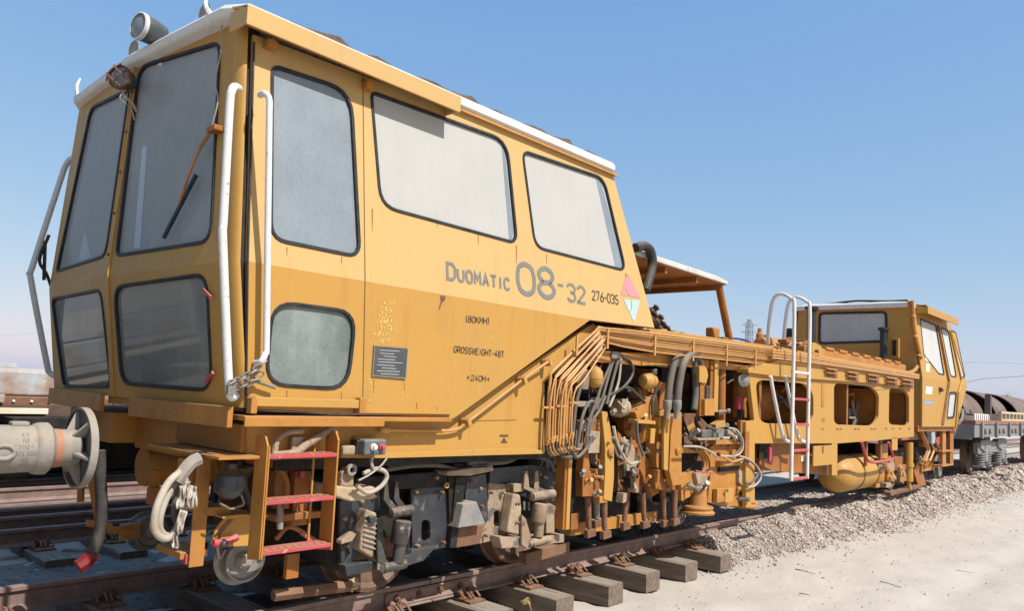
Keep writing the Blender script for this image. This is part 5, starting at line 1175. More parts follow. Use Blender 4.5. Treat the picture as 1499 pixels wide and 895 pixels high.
for k in range(8):
    u = rh.uniform(1284,1320); v = rh.uniform(675,700); q = MB(); q.lathe(S(u,v,-1.3), (rh.uniform(-.5,.5),-1,0), [(0,.07),(.05,.07),(.06,.04),(.08,.03),(.08,0)], 12); q.build('sweeper_boss', rh.choice((YELB,CRM,ORG)), RF, smooth=40)
rp([(1304,722),(1350,710),(1352,714),(1304,727)], -1.2, .1, RUST, 'skid_bar'); rp([(1286,650),(1300,650),(1300,672),(1286,672)], -1.2, .05, YELB, 'sweeper_plate')
rp([(1344,676),(1352,694),(1356,712),(1344,710),(1338,690)], -1.15, .06, ORG, 'plough_blade')
# ------------------------------------------------------------------ boarding ladder
yl0, yl1 = -1.62, -1.62
pA = [(1141,508,-1.30),(1139,470,-1.32),(1140,442,-1.36),(1148,432,-1.45),(1157,437,-1.58),(1160,450,-1.62),(1160,560,-1.62),(1160,704,-1.62)]
pB = [(1163,500,-1.30),(1163,470,-1.32),(1165,446,-1.36),(1172,437,-1.45),(1181,442,-1.58),(1183,455,-1.62),(1183,560,-1.62),(1183,701,-1.62)]
xA, xB = S(1160,600,-1.62).x, S(1183,600,-1.62).x
def vert(pts, x):  # keep the stringers plumb
    out = []
    for u, v, y in pts:
        p_ = S(u, v, y); out.append(Vector((x, y, p_.z)))
    return out
q = MB(); q.tube(vert(pA, xA), .022, 10); BL = q.build('boarding_ladder', WHT, TM, smooth=60)
q = MB(); q.tube(vert(pB, xB), .022, 10); q.build('ladder_stringer', WHT, BL, smooth=60)
for v, m_ in ((546,WHT),(585,PINK),(622,PINK),(660,PINK),(701,PINK)):
    z = S(1171,v,-1.62).z; q = MB(); q.box(xA, xB, -1.64, -1.59, z-.014, z+.014); q.build('ladder_rung', m_, BL, bevel=.004)
for u in (1128, 1150):
    q = MB(); q.pxtube([(u,551),(u+4,575),(u+16,632),(u+22,645),(u+30,648)], .022, -1.52, 8, 4); q.build('ladder_brace', WHT, BL, smooth=60)
# ------------------------------------------------------------------ on the deck
def dk(o_): return o_
q = MB(); q.lathe(S(1110,506,-.6), (.9,-.3,0), [(0,.06),(.02,.12),(.1,.12),(.12,.16),(.16,.16),(.18,.13),(.55,.13),(.57,.16),(.62,.16),(.64,.08),(.75,.06)], 20); q.build('winch_drum', YELB, TM, smooth=40)
q = MB(); q.lathe(S(1112,500,-.6), (0,0,1), [(0,.05),(.1,.05),(.12,.03),(.18,.03)], 10); q.build('winch_valve', YELB, TM)
for k in range(18):
    u = rh.uniform(1120,1185); v = rh.uniform(498,520); s_ = rh.uniform(2,5); q = MB(); q.pxbox(u-s_,v-s_*.8,u+s_,v+s_*.8,rh.uniform(-1.3,-.8),.12); q.build('deck_valve', rh.choice((YELB,ORG,YELB,MUD)), TM, bevel=.006)
for k in range(7):
    u = rh.uniform(1120,1180); q = MB(); q.pxtube([(u,518),(u+4,505),(u+12,503),(u+18,514)], .014, -1.2 + .05*k, 6); q.build('deck_pipe', COP, TM, smooth=60)
q = MB(); q.pxpoly(rounded([(1188,512),(1190,500),(1204,508),(1206,526),(1188,522)], 6), -1.40, .05, [ell(1192,512,1199,521,10)]); q.build('lifting_eye', YEL, TM, bevel=.004)
q = MB(); q.pxtube([(1188,520),(1195,520),(1200,526),(1201,540)], .028, -1.45, 8); q.build('bent_pipe', YELB, TM, smooth=60)
q = MB(); q.box(7.4,11.9,-1.33,-.5,2.05,2.26); o = q.build('engine_cover', YELB, TM, bevel=.02)
for k in range(8):
    x = 7.6 + k * .52; q = MB(); q.box(x,x+.3,-1.345,-1.25,2.25,2.29); q.build('cover_hinge', YELB, o, bevel=.006)
# clutter behind the cab: relays, boxes
for px, y, d, m_ in (((951,453,962,470),-.9,.15,BLK), ((952,464,970,480),-.9,.15,RUST), ((958,480,974,492),-1.0,.2,BLK), ((982,485,1003,494),-.9,.2,HOSEB), ((1044,480,1054,500),-1.0,.1,YELB), ((1012,492,1022,499),-.9,.1,ORG), ((1028,494,1036,501),-1.,.1,RUST), ((1060,494,1068,501),-1.2,.1,RUST)):
    q = MB(); q.pxbox(*px, y, d); q.build('deck_box', m_, TM, bevel=.015)
for u, v, r in ((955,456,.05),(953,466,.06),(962,470,.05),(972,486,.05),(966,480,.06)):
    q = MB(); q.lathe(S(u, v, -1.0), (.3,-.5,.6), [(-.06,.02),(-.05,r),(0,r*1.1),(.03,r*.6),(.05,r*.6),(.06,r*.9),(.08,.01)], 10); q.build('deck_valve', mat('dark_brown_valve', (.05,.035,.028), .6, c2=(.1,.06,.04), amt=.7, sc=15), TM, smooth=40)
q = MB()
for k in range(60):
    a = S(rh.uniform(948,1000), 0, -1.3).x; 
    x = rh.uniform(3.4,4.6); y = rh.uniform(-1.35,-1.0); s_ = rh.uniform(.02,.05); q.obox((x,y,2.10+rh.uniform(0,.03)), (s_,s_*.3,.01), (-s_*.3,s_*.6,0), (0,.0,.012))
tag(q.build('deck_rubble', mat('rubble_tan', (.45,.33,.2), .9, c2=(.3,.2,.12), amt=.7, sc=12), TM), kind='stuff')
q = MB(); q.pxtube([(1060,495,-.6),(1085,497,-.6),(1100,503,-.6),(1106,510,-.6)], .016, None, 6); q.build('blue_cable', mat('blue_cable', (.05,.07,.22), .5), TM)
# canopy behind the cab
q = MB(); x0, x1 = 3.1, S(1068,411,-1.25).x; z0, z1 = 2.95, 2.84
za, zb = S(928,366,-1.25).z, S(1062,410,-1.25).z; xa = S(928,366,-1.25).x; xb_ = S(1066,410,-1.25).x
q.prism([(xa-.3,-1.25,za+.02),(xb_-.25,-1.25,zb+.02),(xb_,-1.25,zb-.01),(xb_,-1.25,zb-.045),(xb_-.28,-1.25,zb-.04),(xa-.3,-1.25,za-.035)], (0,2.5,0)); CN = q.build('canopy', mat('canopy_white', (.52,.50,.46), .6, c2=(.4,.36,.3), amt=.7, sc=4, c3=(.2,.11,.06), amt3=.7, sc3=9), TM, bevel=.01)
q = MB(); q.prism([(xa-.3,-1.23,za-.037),(xb_-.02,-1.23,zb-.047),(xb_-.02,-1.23,zb-.055),(xa-.3,-1.23,za-.045)], (0,2.46,0)); q.build('canopy_lining', ORG, CN)
for t in (.35,.68,.97):
    x = xa + (xb_ - xa) * t; z = za + (zb - za) * t - .06; q = MB(); q.box(x-.02,x+.02,-1.2,1.2,z-.05,z); q.build('canopy_rib', ORG, CN)
q = MB(); q.tube([S(1051,413,-1.15), S(1068,498,-1.15)], .042, 10, 0); q.build('canopy_post', ORG, CN, smooth=40)
q = MB(); q.tube([(xb_-.1,1.1,zb), (xb_+.1,1.1,2.1)], .042, 10, 0); q.build('canopy_post', ORG, CN, smooth=40)
q = MB(); q.pxtube([(930,363),(942,360),(951,366),(955,382),(952,402),(945,425)], .045, -1.30, 10); q.build('breather_hose', HOSEB, TM, smooth=60)
# ------------------------------------------------------------------ far cab
XR = 12.45
FLo = Plane((0, -1.45, 0), (1, 0, 0), (0, 0, 1)); FUp = Plane((0, -1.45, 2.07), (1, 0, 0), (0, .17, 1.27))
fx_b, fx_m, fx_t = 14.95, 15.85, 15.05
q = MB()
sw = rounded([FUp.at(*k) for k in ((1347,467),(1370,476.5),(1382,549),(1374,547.5),(1352,519))], .05, 3)
dw = rounded([FUp.at(*k) for k in ((1377,479.5),(1388,484),(1400,552.5),(1391.5,551))], .08, 3)
cw = rounded([FUp.at(*k) for k in ((1392,484),(1399,487),(1412.5,552),(1405.5,553.5))], .08, 3)
lw = rounded([FLo.at(*k) for k in ((1390,575.5),(1400,575.5),(1396,611.5),(1386,612.5))], .06, 3)
q.sheet(FLo, [(XR,1.20),(fx_b,1.20),(fx_m,2.0695),(XR,2.0695)], [lw], 0, .04)
q.sheet(FUp, [(XR,0),(fx_m,0),(fx_t,1.29),(XR,1.29)], [sw, dw, cw], 0, .04)
q.add([(XR,.85,1.2),(XR,.85,3.33),(fx_t,.85,3.33),(fx_m,1.3,2.07),(fx_b,1.3,1.2)], [(0,1,2,3,4)])
q.add([(fx_b,-1.41,1.2),(fx_m,-1.41,2.07),(fx_m,1.3,2.07),(fx_b,1.3,1.2)], [(0,1,2,3)]); q.add([(fx_m,-1.41,2.07),(fx_t,-1.25,3.33),(fx_t,.85,3.33),(fx_m,1.3,2.07)], [(0,1,2,3)])
q.box(XR, fx_b, -1.4, 1.25, 1.2, 1.24)
RP = Plane((XR, -1.42, 2.14), (0, 1, 0), (0, .0, 1))
RP = Plane((XR, 0, 2.14), (0, -1, 0), (0, 0, 1))
rw = rounded([RP.at(*k) for k in ((1200,459),(1297,457),(1298,500),(1199,503))], .08, 4)
q.sheet(RP, [(-.85,.12),(1.41,.02),(1.27,1.21),(-.80,1.21)], [rw], 0, .04)
q.add([(XR+.01,-1.41,1.2),(XR+.01,-1.41,2.16),(XR+.01,.84,2.16),(XR+.01,.84,1.2)], [(0,1,2,3)])
FC = q.build('rear_cab', YEL, TM, smooth=28)
def fpane(pl, w, m_, nm='window_pane', g=.012):
    a = MB(); a.sheet(pl, offset(w, .004), (), -.012, .006); a.build(nm, m_, FC); a = MB(); a.sheet(pl, offset(w, g), [offset(w, -g)], .008, .028); a.build('window_gasket', RUB, FC)
G_FAR = glass('glass_far_dust', (.50,.50,.47), .80, .08)
G_REAR = glass('glass_rear_dust', (.46,.465,.455), .85, .10)
fpane(FUp, sw, G_FAR); fpane(FUp, dw, G_FAR); fpane(FUp, cw, G_FAR); fpane(FLo, lw, G_FAR, g=.02); fpane(RP, rw, G_REAR, g=.022)
a = MB(); p0, p1, p2 = FUp.at(1372,477), FUp.at(1388,561), FLo.at(1378.5,622)
a.tube([FUp.p(*p0, .012), FUp.p(p1[0], 0, .012), FLo.p(*p2, .012)], .030, 6, 0); a.build('door_seam', RUST, FC)
a = MB(); a.tube([FUp.p(*FUp.at(1389.5,484), .02), FUp.p(*FUp.at(1406,556), .02), FLo.p(*FLo.at(1402,575), .02), FLo.p(*FLo.at(1398,628), .02)], .02, 6, 0); a.build('corner_trim', YEL, FC)
a = MB(); a.tube([FLo.p(*FLo.at(1404,600), .06), FLo.p(*FLo.at(1401,612), .09), FLo.p(*FLo.at(1399,622), .04)], .03, 6, 3); a.build('grab_rail', STEEL, FC)
a = MB(); V = [(XR-.08,-1.30,3.33),(fx_t+.1,-1.30,3.33),(fx_t+.1,.9,3.33),(XR-.08,.9,3.33)]
V2 = [(x, y*.99, 3.42) for x, y, z in V]; V3 = [(XR+.1,-.9,3.48),(fx_t-.2,-.9,3.46),(fx_t-.2,.6,3.46),(XR+.1,.6,3.48)]
a.add(V + V2 + V3, [(0,1,2,3),(0,1,5,4),(1,2,6,5),(2,3,7,6),(3,0,4,7),(4,5,9,8),(5,6,10,9),(6,7,11,10),(7,4,8,11),(8,9,10,11)]); a.build('roof', WHT, FC, bevel=.015)
a = MB(); a.tube([(XR+.05,.8,3.44),(XR+.1,.2,3.47),(XR+.02,-.3,3.49),(XR+.06,-.8,3.47),(XR+.0,-1.2,3.46)], .02, 6); a.build('roof_cable', RUB, FC)
a = MB(); vx0, vx1 = S(1355,452,-1.46).x, S(1400,474,-1.46).x
a.prism([(vx0,-1.25,3.42),(vx0,-1.50,3.36),(vx0,-1.50,3.23),(vx0,-1.48,3.23),(vx0,-1.48,3.34),(vx0,-1.25,3.39)], (vx1-vx0,0,0)); a.box(vx0,vx0+.02,-1.48,-1.25,3.24,3.39); a.build('door_visor', YEL, FC, bevel=.005)
a = MB(); a.pxtube([(1331,441),(1334,470),(1340,500),(1344,520),(1344,533),(1338,543),(1326,547),(1315,546)], .035, -1.36, 8); a.build('conduit', YELB, FC, smooth=60)
a = MB(); a.pxtube([(1336,440),(1339,480),(1345,510),(1349,525)], .028, -1.42, 8); a.build('conduit', COP, FC, smooth=60)
for u, v in ((1338,462),(1341,492),(1346,520)):
    b = MB(); c = S(u, v, -1.44); b.box(c.x-.05,c.x+.15,-1.44,-1.40,c.z-.015,c.z+.015); b.build('conduit_clip', COP, FC)
a = MB(); c = SX(1308,510,XR-.05); a.box(XR-.10,XR,c.y-.10,c.y+.02,c.z-.18,c.z+.18); a.build('vent_flap', YEL, FC, bevel=.006); a = MB(); a.box(XR-.12,XR-.10,c.y-.06,c.y+.0,c.z-.14,c.z+.14); a.build('vent_slot', BLK, FC)
for px, m_ in ((((1355,566),(1365,567),(1364,578),(1354,577)),WHT), (((1352,588),(1366,588.5),(1366,592.5),(1352,592)),mat('pale_blue_print',(.20,.32,.48),.5))):
    a = MB(); a.add([FLo.p(*FLo.at(*k), .004) for k in px], [(0,1,2,3)]); a.build('sticker', m_, FC)
for px in (((1354,520),(1359,521),(1359,530),(1354,528)), ((1355,532),(1361,533),(1361,545),(1355,545))):
    a = MB(); a.add([FUp.p(*FUp.at(*k), .004) for k in px], [(0,1,2,3)]); a.build('sticker', mat('faded_sticker',(.62,.50,.40),.6), FC)
a = MB(); a.pxtube([(1376,571),(1378,571)], .05, -1.47, 6, 0); a.build('door_latch', RUST, FC)
# exhaust stacks
for u, v0, v1, y, r in ((1293,480,548,-.9,.062),(1187,449,520,-.2,.075),(1155,482,505,.2,.07)):
    a = MB(); p0, p1 = S(u, v1, y), S(u, v0, y); p1.x = p0.x
    a.lathe(p0, (0,0,1), [(0,r),(p1.z-p0.z-.06,r),(p1.z-p0.z-.05,r*1.5),(p1.z-p0.z,r*1.5),(p1.z-p0.z+.01,r*.8)], 16); a.build('exhaust_stack', mat('sooty_black',(.02,.02,.021),.5,c2=(.05,.045,.04),amt=.7,sc=8), TM, smooth=40)
# under the far cab
q = MB(); q.box(11.9, 15.2, -1.25, 1.25, .95, 1.18); UF = q.build('rear_underframe', ORG, TM, bevel=.01)
B2 = MB().box(13.4,13.9,-.90,.90,.45,.79).build('rear_bogie', BLK, TM, bevel=.01)
for sg in (-1, 1): MB().box(12.3,15.0,sg*.92,sg*1.05,.40,.80).build('bogie_side', BLK, B2, bevel=.01)
wheelset(B2, 12.9, 26); wheelset(B2, 14.45, 26)
def ub(u0, v0, u1, v1, y, d, m_, nm): a = MB(); a.pxbox(u0, v0, u1, v1, y, d); return a.build(nm, m_, UF, bevel=.006)
ub(1380,630,1385,682,-1.35,.05,YELB,'step_stringer'); ub(1391,630,1396,682,-1.35,.05,ORG,'step_stringer'); ub(1385,630,1391,682,-1.25,.02,ORG,'step_back'); ub(1380,660,1396,662,-1.40,.2,YELB,'step_plate'); ub(1380,681,1396,683,-1.40,.2,YELB,'step_plate')
ub(1344,624,1400,632,-1.40,.1,ORG,'sill_plate'); ub(1364,628,1369,650,-1.38,.08,mat('pale_blue_valve',(.30,.36,.42),.5,c2=(.2,.2,.2),amt=.6,sc=9),'brake_valve'); ub(1372,640,1378,650,-1.3,.06,PINK,'red_valve')
for k in range(20):
    u = rh.uniform(1342,1380); v = rh.uniform(630,690); s_ = rh.uniform(1.5,4.5); ub(u-s_,v-s_,u+s_,v+s_,rh.uniform(-1.3,-1.0),.1,rh.choice((ORG,YELB,BLK,RUST,CRM)),'under_fitting')
for k in range(7):
    u = rh.uniform(1344,1372); a = MB(); a.pxtube([(u,632),(u+6,645+k),(u+10,660),(u+4,676)], .022, -1.3, 6); a.build('under_pipe', rh.choice((ORG,HOSE,COP)), UF, smooth=60)
a = MB(); a.pxpoly([(1350,680),(1380,660),(1380,668),(1352,690)], -1.2, .06); a.build('trolley_arm', ORG, UF); ub(1350,682,1368,690,-1.2,.1,YELB,'trolley_frame')
a = MB(); a.lathe(S(1374,688,-1.0), (0,-1,0), [(-.06,.17),(-.05,.18),(-.04,.15),(.03,.15),(.03,.12),(.0,.11),(.02,.04),(.03,0)], 22); a.build('guide_wheel', STEEL, UF, smooth=35)
for sg in (-1, 1):
    a = MB(); a.lathe((15.2,sg*.875,1.06), (1,0,0), [(0,.11),(.35,.11),(.36,.09),(.62,.09),(.64,.23),(.67,.23),(.68,.0)], 20); a.build('buffer', MUD, UF, smooth=40)
# ------------------------------------------------------------------ wagon coupled in front (only its buffer is in the frame)
FWG = thing('flat_wagon', 'grey wagon buffer with orange band and round ribbed plate at the left edge', 'wagon', (-6, 0, 0))
q = MB(); q.box(-1.95,-1.78,-1.35,1.35,.86,1.26); q.build('end_beam', MUD, FWG, bevel=.01)
q = MB(); q.box(-13,-1.95,-1.38,1.38,.98,1.22); q.build('deck', RUST, FWG, bevel=.01)
RB = mat('rusty_pale_blue', (.40,.44,.46), .75, c2=(.26,.14,.08), amt=.9, sc=2.2, c3=(.55,.55,.52), amt3=.7, sc3=7, dust=DUST, dusta=.3, bump=.15)
q = MB(); q.box(-12.8,-2.1,-1.3,1.3,1.22,2.15); q.build('load_box', RB, FWG, bevel=.02)
for x in (-3.4,-5.4,-10.2,-12.2):
    for sg in (-1,1):
        q = MB(); q.lathe((x,sg*.75,.42),(0,sg,0),[(-.07,.1),(-.068,.44),(-.05,.45),(-.035,.42),(.06,.41),(.03,.35),(.01,.15),(.06,.1),(.06,0)],24); q.build('wheel', MATS['wheel_rust'], FWG, smooth=35)
def buffer(yb, par):
    q = MB(); o = (-1.80, yb, 1.065)
    q.lathe(o, (1,0,0), [(0,.19),(.02,.19),(.03,.125),(.49,.115),(.50,.125),(.52,.13),(.555,.13),(.57,.115),(.575,.098)], 28); B = q.build('buffer', MUD, par, smooth=38)
    q = MB(); q.lathe((-1.225,yb,1.065), (1,0,0), [(0,.096),(.09,.094),(.092,.092),(.125,.092),(.13,.06),(.14,.0)], 26); q.build('plunger', MUD, B, smooth=38)
    q = MB(); q.lathe((-1.222,yb,1.065), (1,0,0), [(0,.0975),(.002,.0985),(.036,.0975),(.037,.095)], 26, False); q.build('orange_band', mat('faded_orange', (.36,.15,.09), .8, c2=(.27,.13,.085), amt=.8, sc=12, dust=DUST, dusta=.4), B, smooth=60)
    q = MB(); q.lathe((-1.085,yb,1.065), (1,0,0), [(.004,.0),(.004,.19),(-.012,.195),(-.014,.207),(.018,.207),(.03,.16),(.036,.0)], 36); q.build('buffer_plate', mat('slate_plate', (.075,.08,.09), .5, c2=(.15,.14,.13), amt=.8, sc=8, c3=(.3,.22,.15), amt3=.7, sc3=8), B, smooth=38)
    q = MB(); q.lathe((-1.085,yb,1.065), (1,0,0), [(-.016,.196),(-.016,.209),(.02,.209),(.02,.196)], 36, False); q.build('plate_rim', MUD, B, smooth=50)
    for k in range(6):
        a = k * math.pi / 3 + .25; c, s_ = math.cos(a), math.sin(a); q = MB()
        q.prism([(-1.15,yb+c*.085-s_*.006,1.065+s_*.085+c*.006), (-1.10,yb+c*.19-s_*.006,1.065+s_*.19+c*.006), (-1.085,yb+c*.19-s_*.006,1.065+s_*.19+c*.006), (-1.085,yb+c*.085-s_*.006,1.065+s_*.085+c*.006)], (0,s_*.012,-c*.012)); q.build('plate_rib', MUD, B)
    q = MB(); q.box(-1.41,-1.33,yb-.03,yb+.03,1.175,1.20); q.build('top_lug', MUD, B, bevel=.008)
    c = Vector((-1.455, yb-.115, 1.06)); q = MB(); q.tube([c + Vector((.045*math.cos(t),-.002,.032*math.sin(t))) for t in [2*math.pi*k/16 for k in range(17)]], .012, 8, 0, False); q.build('slot_rim', MUD, B, smooth=60)
    q = MB(); q.lathe(c + Vector((0,.004,0)), (0,-1,0), [(0,.03),(.004,.0)], 14); q.build('slot', BLK, B)
    # cast marks curved round the casing, read along the rim
    for tx, x, sz in (('05', -1.385, .024), ('055055', -1.35, .024), ('15', -1.315, .024)):
        q = MB(); n_ = len(tx)
        for i, ch in enumerate(tx):
            for pts in GL[ch]:
                def fr(aa, bb, hh, i=i):
                    ang = (-(i - (n_ - 1) / 2) * .26 + aa) + math.pi + .05
                    return Vector((x - bb, yb + .1185 * math.cos(ang), 1.065 - .1185 * math.sin(ang) * 1.0))
                stroke(q, fr, [(-q_[0] * .042 + .08, q_[1] * .004) for q_ in pts], .014 * .3)
        q.build('cast_mark', mat('cast_shadow_paint', (.20,.18,.15), .9), B)
    return B
buffer(-.875, FWG); buffer(.875, FWG)
# ------------------------------------------------------------------ wagon far left beyond the second track
LW = thing('flat_wagon', 'low rusty wagon with a pale blue rusted girder, far left behind the cab', 'wagon', (-2, 8.3, -.2))
q = MB(); q.box(-14,9.5,7.0,9.6,.93,1.06); q.build('deck', RUST, LW, bevel=.01)
q = MB(); q.box(-14,9.5,6.95,7.05,.72,.95); q.build('side_beam', mat('dark_brown_steel', (.07,.045,.035), .7, c2=(.12,.08,.06), amt=.8, sc=5), LW)
q = MB(); q.prism([(1.5 - .12,7.3,1.07),(1.5,7.3,1.16),(1.5,7.3,1.30),(1.38,7.3,1.42),(-9,7.3,1.45),(-9,7.3,1.07)], (0,1.2,0)); q.build('girder', RB, LW, bevel=.03)
q = MB(); q.box(-9,.9,7.5,8.3,1.45,1.52); q.build('girder_top', RB, LW, bevel=.01)
q = MB(); q.box(-6,.62,6.9,6.98,.98,1.09); q.build('side_plank', RB, LW, bevel=.01)
q = MB(); q.box(-6,1.15,6.85,6.93,.83,.91); q.build('side_plank', mat('pale_plank', (.62,.57,.46), .9, c2=(.5,.38,.2), amt=.7, sc=2), LW, bevel=.006)
for k in range(8):
    q = MB(); q.ball((.75+.22*k,6.99,1.0), .022, n=8, m_=5); q.build('rivet', WHT, LW)
for x in (-10,-8,-1.0,1.0,3.2):
    q = MB(); q.lathe((x,7.55,.28),(0,-1,0),[(0,.42),(.05,.42),(.06,.38),(.03,.34),(.02,.1),(.06,.08),(.06,0)],24); q.build('wheel', MATS['wheel_rust'], LW, smooth=35)
q = MB(); q.box(-14,9,7.6,9,-.05,.9); q.build('underbody_shade_fill', BLK, LW)  # black box stands in for shade under the wagon, hides bright sand
q = MB(); q.box(.6,3.0,6.4,6.9,.60,.80); q.build('buffer_step', BLK, LW)
tr3 = thing('railway_track', 'third railway track under the far left wagon', 'track', (0, 8.3, -.3)); rail(-40,60,7.55,-.14,'rail',tr3); rail(-40,60,9.05,-.14,'rail',tr3)
# ------------------------------------------------------------------ wagon behind the machine on the right
RW = thing('flat_wagon', 'grey flat wagon with coil sprung bogie and curved shells behind the far cab', 'wagon', (24, 0, 0))
x0, x1 = 17.0, 31.0
q = MB(); q.box(x0,x1,-1.38,1.38,1.24,1.33); q.build('deck', mat('deck_rust_red', (.20,.09,.065), .85, c2=(.28,.15,.11), amt=.7, sc=4, dust=DUST, dusta=.3), RW, bevel=.01)
q = MB(); q.box(x0,x1,-1.36,-1.28,.95,1.24).box(x0,x1,1.28,1.36,.95,1.24).box(x0,x0+.15,-1.28,1.28,.90,1.24); q.build('side_sill', GREY, RW, bevel=.01)
for k in range(9):
    x = x0 + .5 + k * 1.6; q = MB(); q.box(x,x+.14,-1.42,-1.36,.93,1.30); q.build('stake_pocket', GREY, RW, bevel=.008)
    for j in range(2):
        q = MB(); q.cyl((x+.5+.5*j,-1.385,1.02),(x+.5+.5*j,-1.36,1.14),.03,8); q.build('lashing_ring', RUST, RW)
for sg in (-1,1):
    q = MB(); q.lathe((x0,sg*.875,1.05),(-1,0,0),[(0,.12),(.3,.11),(.32,.09),(.5,.09),(.52,.22),(.55,.22),(.56,0)],18); q.build('buffer', MUD, RW, smooth=40)
q = MB(); q.box(18.6,21.9,-1.12,-1.0,.52,.80).box(18.6,21.9,1.0,1.12,.52,.80).box(20,20.6,-1,1,.55,.9); WB = q.build('bogie', GREY, RW, bevel=.02)
WH = mat('wagon_wheel', (.13,.085,.06), .7, c2=(.22,.15,.11), amt=.8, sc=6, dust=DUST, dusta=.3)
for xw in (19.25, 21.25, 27.2, 29.2):
    for sg in (-1,1):
        q = MB(); q.lathe((xw,sg*.75,.46),(0,sg,0),[(-.07,.1),(-.068,.48),(-.05,.49),(-.035,.46),(.06,.45),(.065,.42),(.03,.38),(.01,.16),(.06,.12),(.06,0)],28); q.build('wheel', WH, WB if xw < 25 else RW, smooth=35)
    if xw < 25:
        q = MB(); q.box(xw-.16,xw+.16,-1.18,-1.0,.32,.62); q.build('axle_box', GREY, WB, bevel=.03)
        for dx in (-.36,.36):
            q = MB(); q.tube([(xw+dx+.10*math.cos(t),-1.08+.10*math.sin(t),.24+.30*t/(2*math.pi*5)) for t in [2*math.pi*k/10 for k in range(51)]], .022, 6, 0); q.build('coil_spring', mat('spring_grey', (.16,.165,.17), .5, c2=(.25,.22,.18), amt=.6, sc=9), WB, smooth=60)
            q = MB(); q.box(xw+dx-.14,xw+dx+.14,-1.20,-.96,.20,.24); q.build('spring_plate', GREY, WB, bevel=.01)
        q = MB(); q.prism([(xw-.62,-1.16,.78),(xw-.5,-1.16,.86),(xw+.5,-1.16,.86),(xw+.62,-1.16,.78),(xw+.55,-1.16,.66),(xw+.24,-1.16,.60),(xw-.24,-1.16,.60),(xw-.55,-1.16,.66)], (0,.14,0)); q.build('bogie_arch', GREY, WB, bevel=.02)
SHL = mat('weathered_shell', (.14,.115,.105), .75, c2=(.11,.055,.04), amt=.9, sc=1.2, dust=DUST, dusta=.2); 
for i, (xa, xb_, lb) in enumerate(((18.4,20.3,'arched metal shell nearest the far cab on the grey wagon'),(21.9,23.6,'middle arched metal shell on the grey wagon, rust brown below'),(25.2,29.5,'rearmost arched metal shell on the grey wagon'))):
    q = MB(); n = 20; o_ = []; i_ = []
    for k in range(n + 1):
        a = math.pi * k / n; o_.append((xa, -.92*math.cos(a), 1.33+.80*math.sin(a))); i_.append((xa, -.89*math.cos(a), 1.33+.77*math.sin(a)))
    q.prism(o_ + i_[::-1], (xb_-xa,0,0)); q.prism([(xb_-.06, y_, z_) for _, y_, z_ in i_], (.03,0,0)); tag(q.build('metal_shell', SHL, None, smooth=40), lb, 'metal shell', 'shells on the grey wagon')
    q = MB(); q.box(xb_-.05,xb_-.02,-.85,.85,1.334,1.95); 
tag(MB().box(18.85,19.0,-1.32,-1.20,1.334,1.95).build('wagon_stake', mat('dark_stake', (.10,.08,.075), .7), None), 'upright dark stake standing on the grey wagon', 'stake')
q = MB()
for k in range(9): q.box(17.3+k*.21,17.42+k*.21,-1.30,-1.1,1.334,1.47)
q.box(17.3,19.2,-1.28,-1.12,1.44,1.48); tag(q.build('slatted_rack', mat('pale_rack', (.60,.57,.50), .8), None), 'low pale slatted rack on the deck of the grey wagon', 'rack')
q = MB(); q.box(20.3,26,-1.30,-1.22,1.334,1.38).box(20.3,26,-1.30,-1.22,1.52,1.57)
for k in range(12): q.box(20.3+k*.51,20.38+k*.51,-1.30,-1.22,1.38,1.52)
q.box(20.3,26,-1.2,-.95,1.334,1.50); tag(q.build('side_crate', mat('cream_crate', (.52,.46,.33), .8, c2=(.35,.25,.15), amt=.6, sc=5), None), 'long cream slatted crate along the edge of the grey wagon', 'crate')
# planks on the ground by that wagon
for a, b, lb in (((1405,698),(1442,700),'weathered plank on the gravel below the grey wagon'),((1452,694),(1475,697),'short reddish plank on the gravel behind the grey wheels')):
    p0, p1 = SZ(*a, -.02), SZ(*b, -.02); q = MB(); q.bar(p0, p1, .25, .05); tag(q.build('plank', WOOD, None, bevel=.01), lb, 'plank')
# ------------------------------------------------------------------ far things
d0 = ray(1097, 480); D_ = 265; base = CAM + d0 * D_; hgt = 30.0
PY = thing('lattice_pylon', 'far off steel lattice power pylon above the deck', 'pylon', (base.x, base.y, -.4))
PM = mat('pylon_steel', (.30,.32,.35), .6)
q = MB(); zz = [0,8,14,19,23,26,28.5,30.5]; wd = [2.6,1.9,1.4,1.1,.95,.9,.85,.5]
C4 = lambda i: [Vector((base.x + sx*wd[i], base.y + sy*wd[i], zz[i]-.4)) for sx, sy in ((-1,-1),(1,-1),(1,1),(-1,1))]
for i in range(7):
    A, B_ = C4(i), C4(i+1)
    for k in range(4):
        q.tube([A[k], B_[k]], .13, 5, 0); q.tube([A[k], B_[(k+1)%4]], .08, 4, 0); q.tube([A[(k+1)%4], B_[k]], .08, 4, 0); q.tube([B_[k], B_[(k+1)%4]], .08, 4, 0)
q.build('tower', PM, PY)
side = Vector((-.44,.94,0))
for z in (22.6, 25.6, 28.1):
    for sg in (-1, 1):
        a = MB(); c = Vector((base.x, base.y, z)); a.tube([c, c + side*sg*2.6 + Vector((0,0,.2))], .10, 4, 0); a.tube([c + Vector((0,0,1)), c + side*sg*2.6 + Vector((0,0,.2))], .07, 4, 0); a.build('cross_arm', PM, PY)
def wire(pts, r, lb):
    q = MB(); q.tube([CAM + ray(u, v) * d for u, v, d in pts], r, 5, 8); tag(q.build('power_line', PM, None), lb, 'power line', 'power lines')
wire([(700,330,150),(905,390,190),(1000,424,215),(1140,470,260)], .035, 'thin power line crossing the sky under the canopy')
wire([(900,450,180),(960,468,200),(1090,499,260)], .03, 'lower thin power line just above the deck behind the cab')
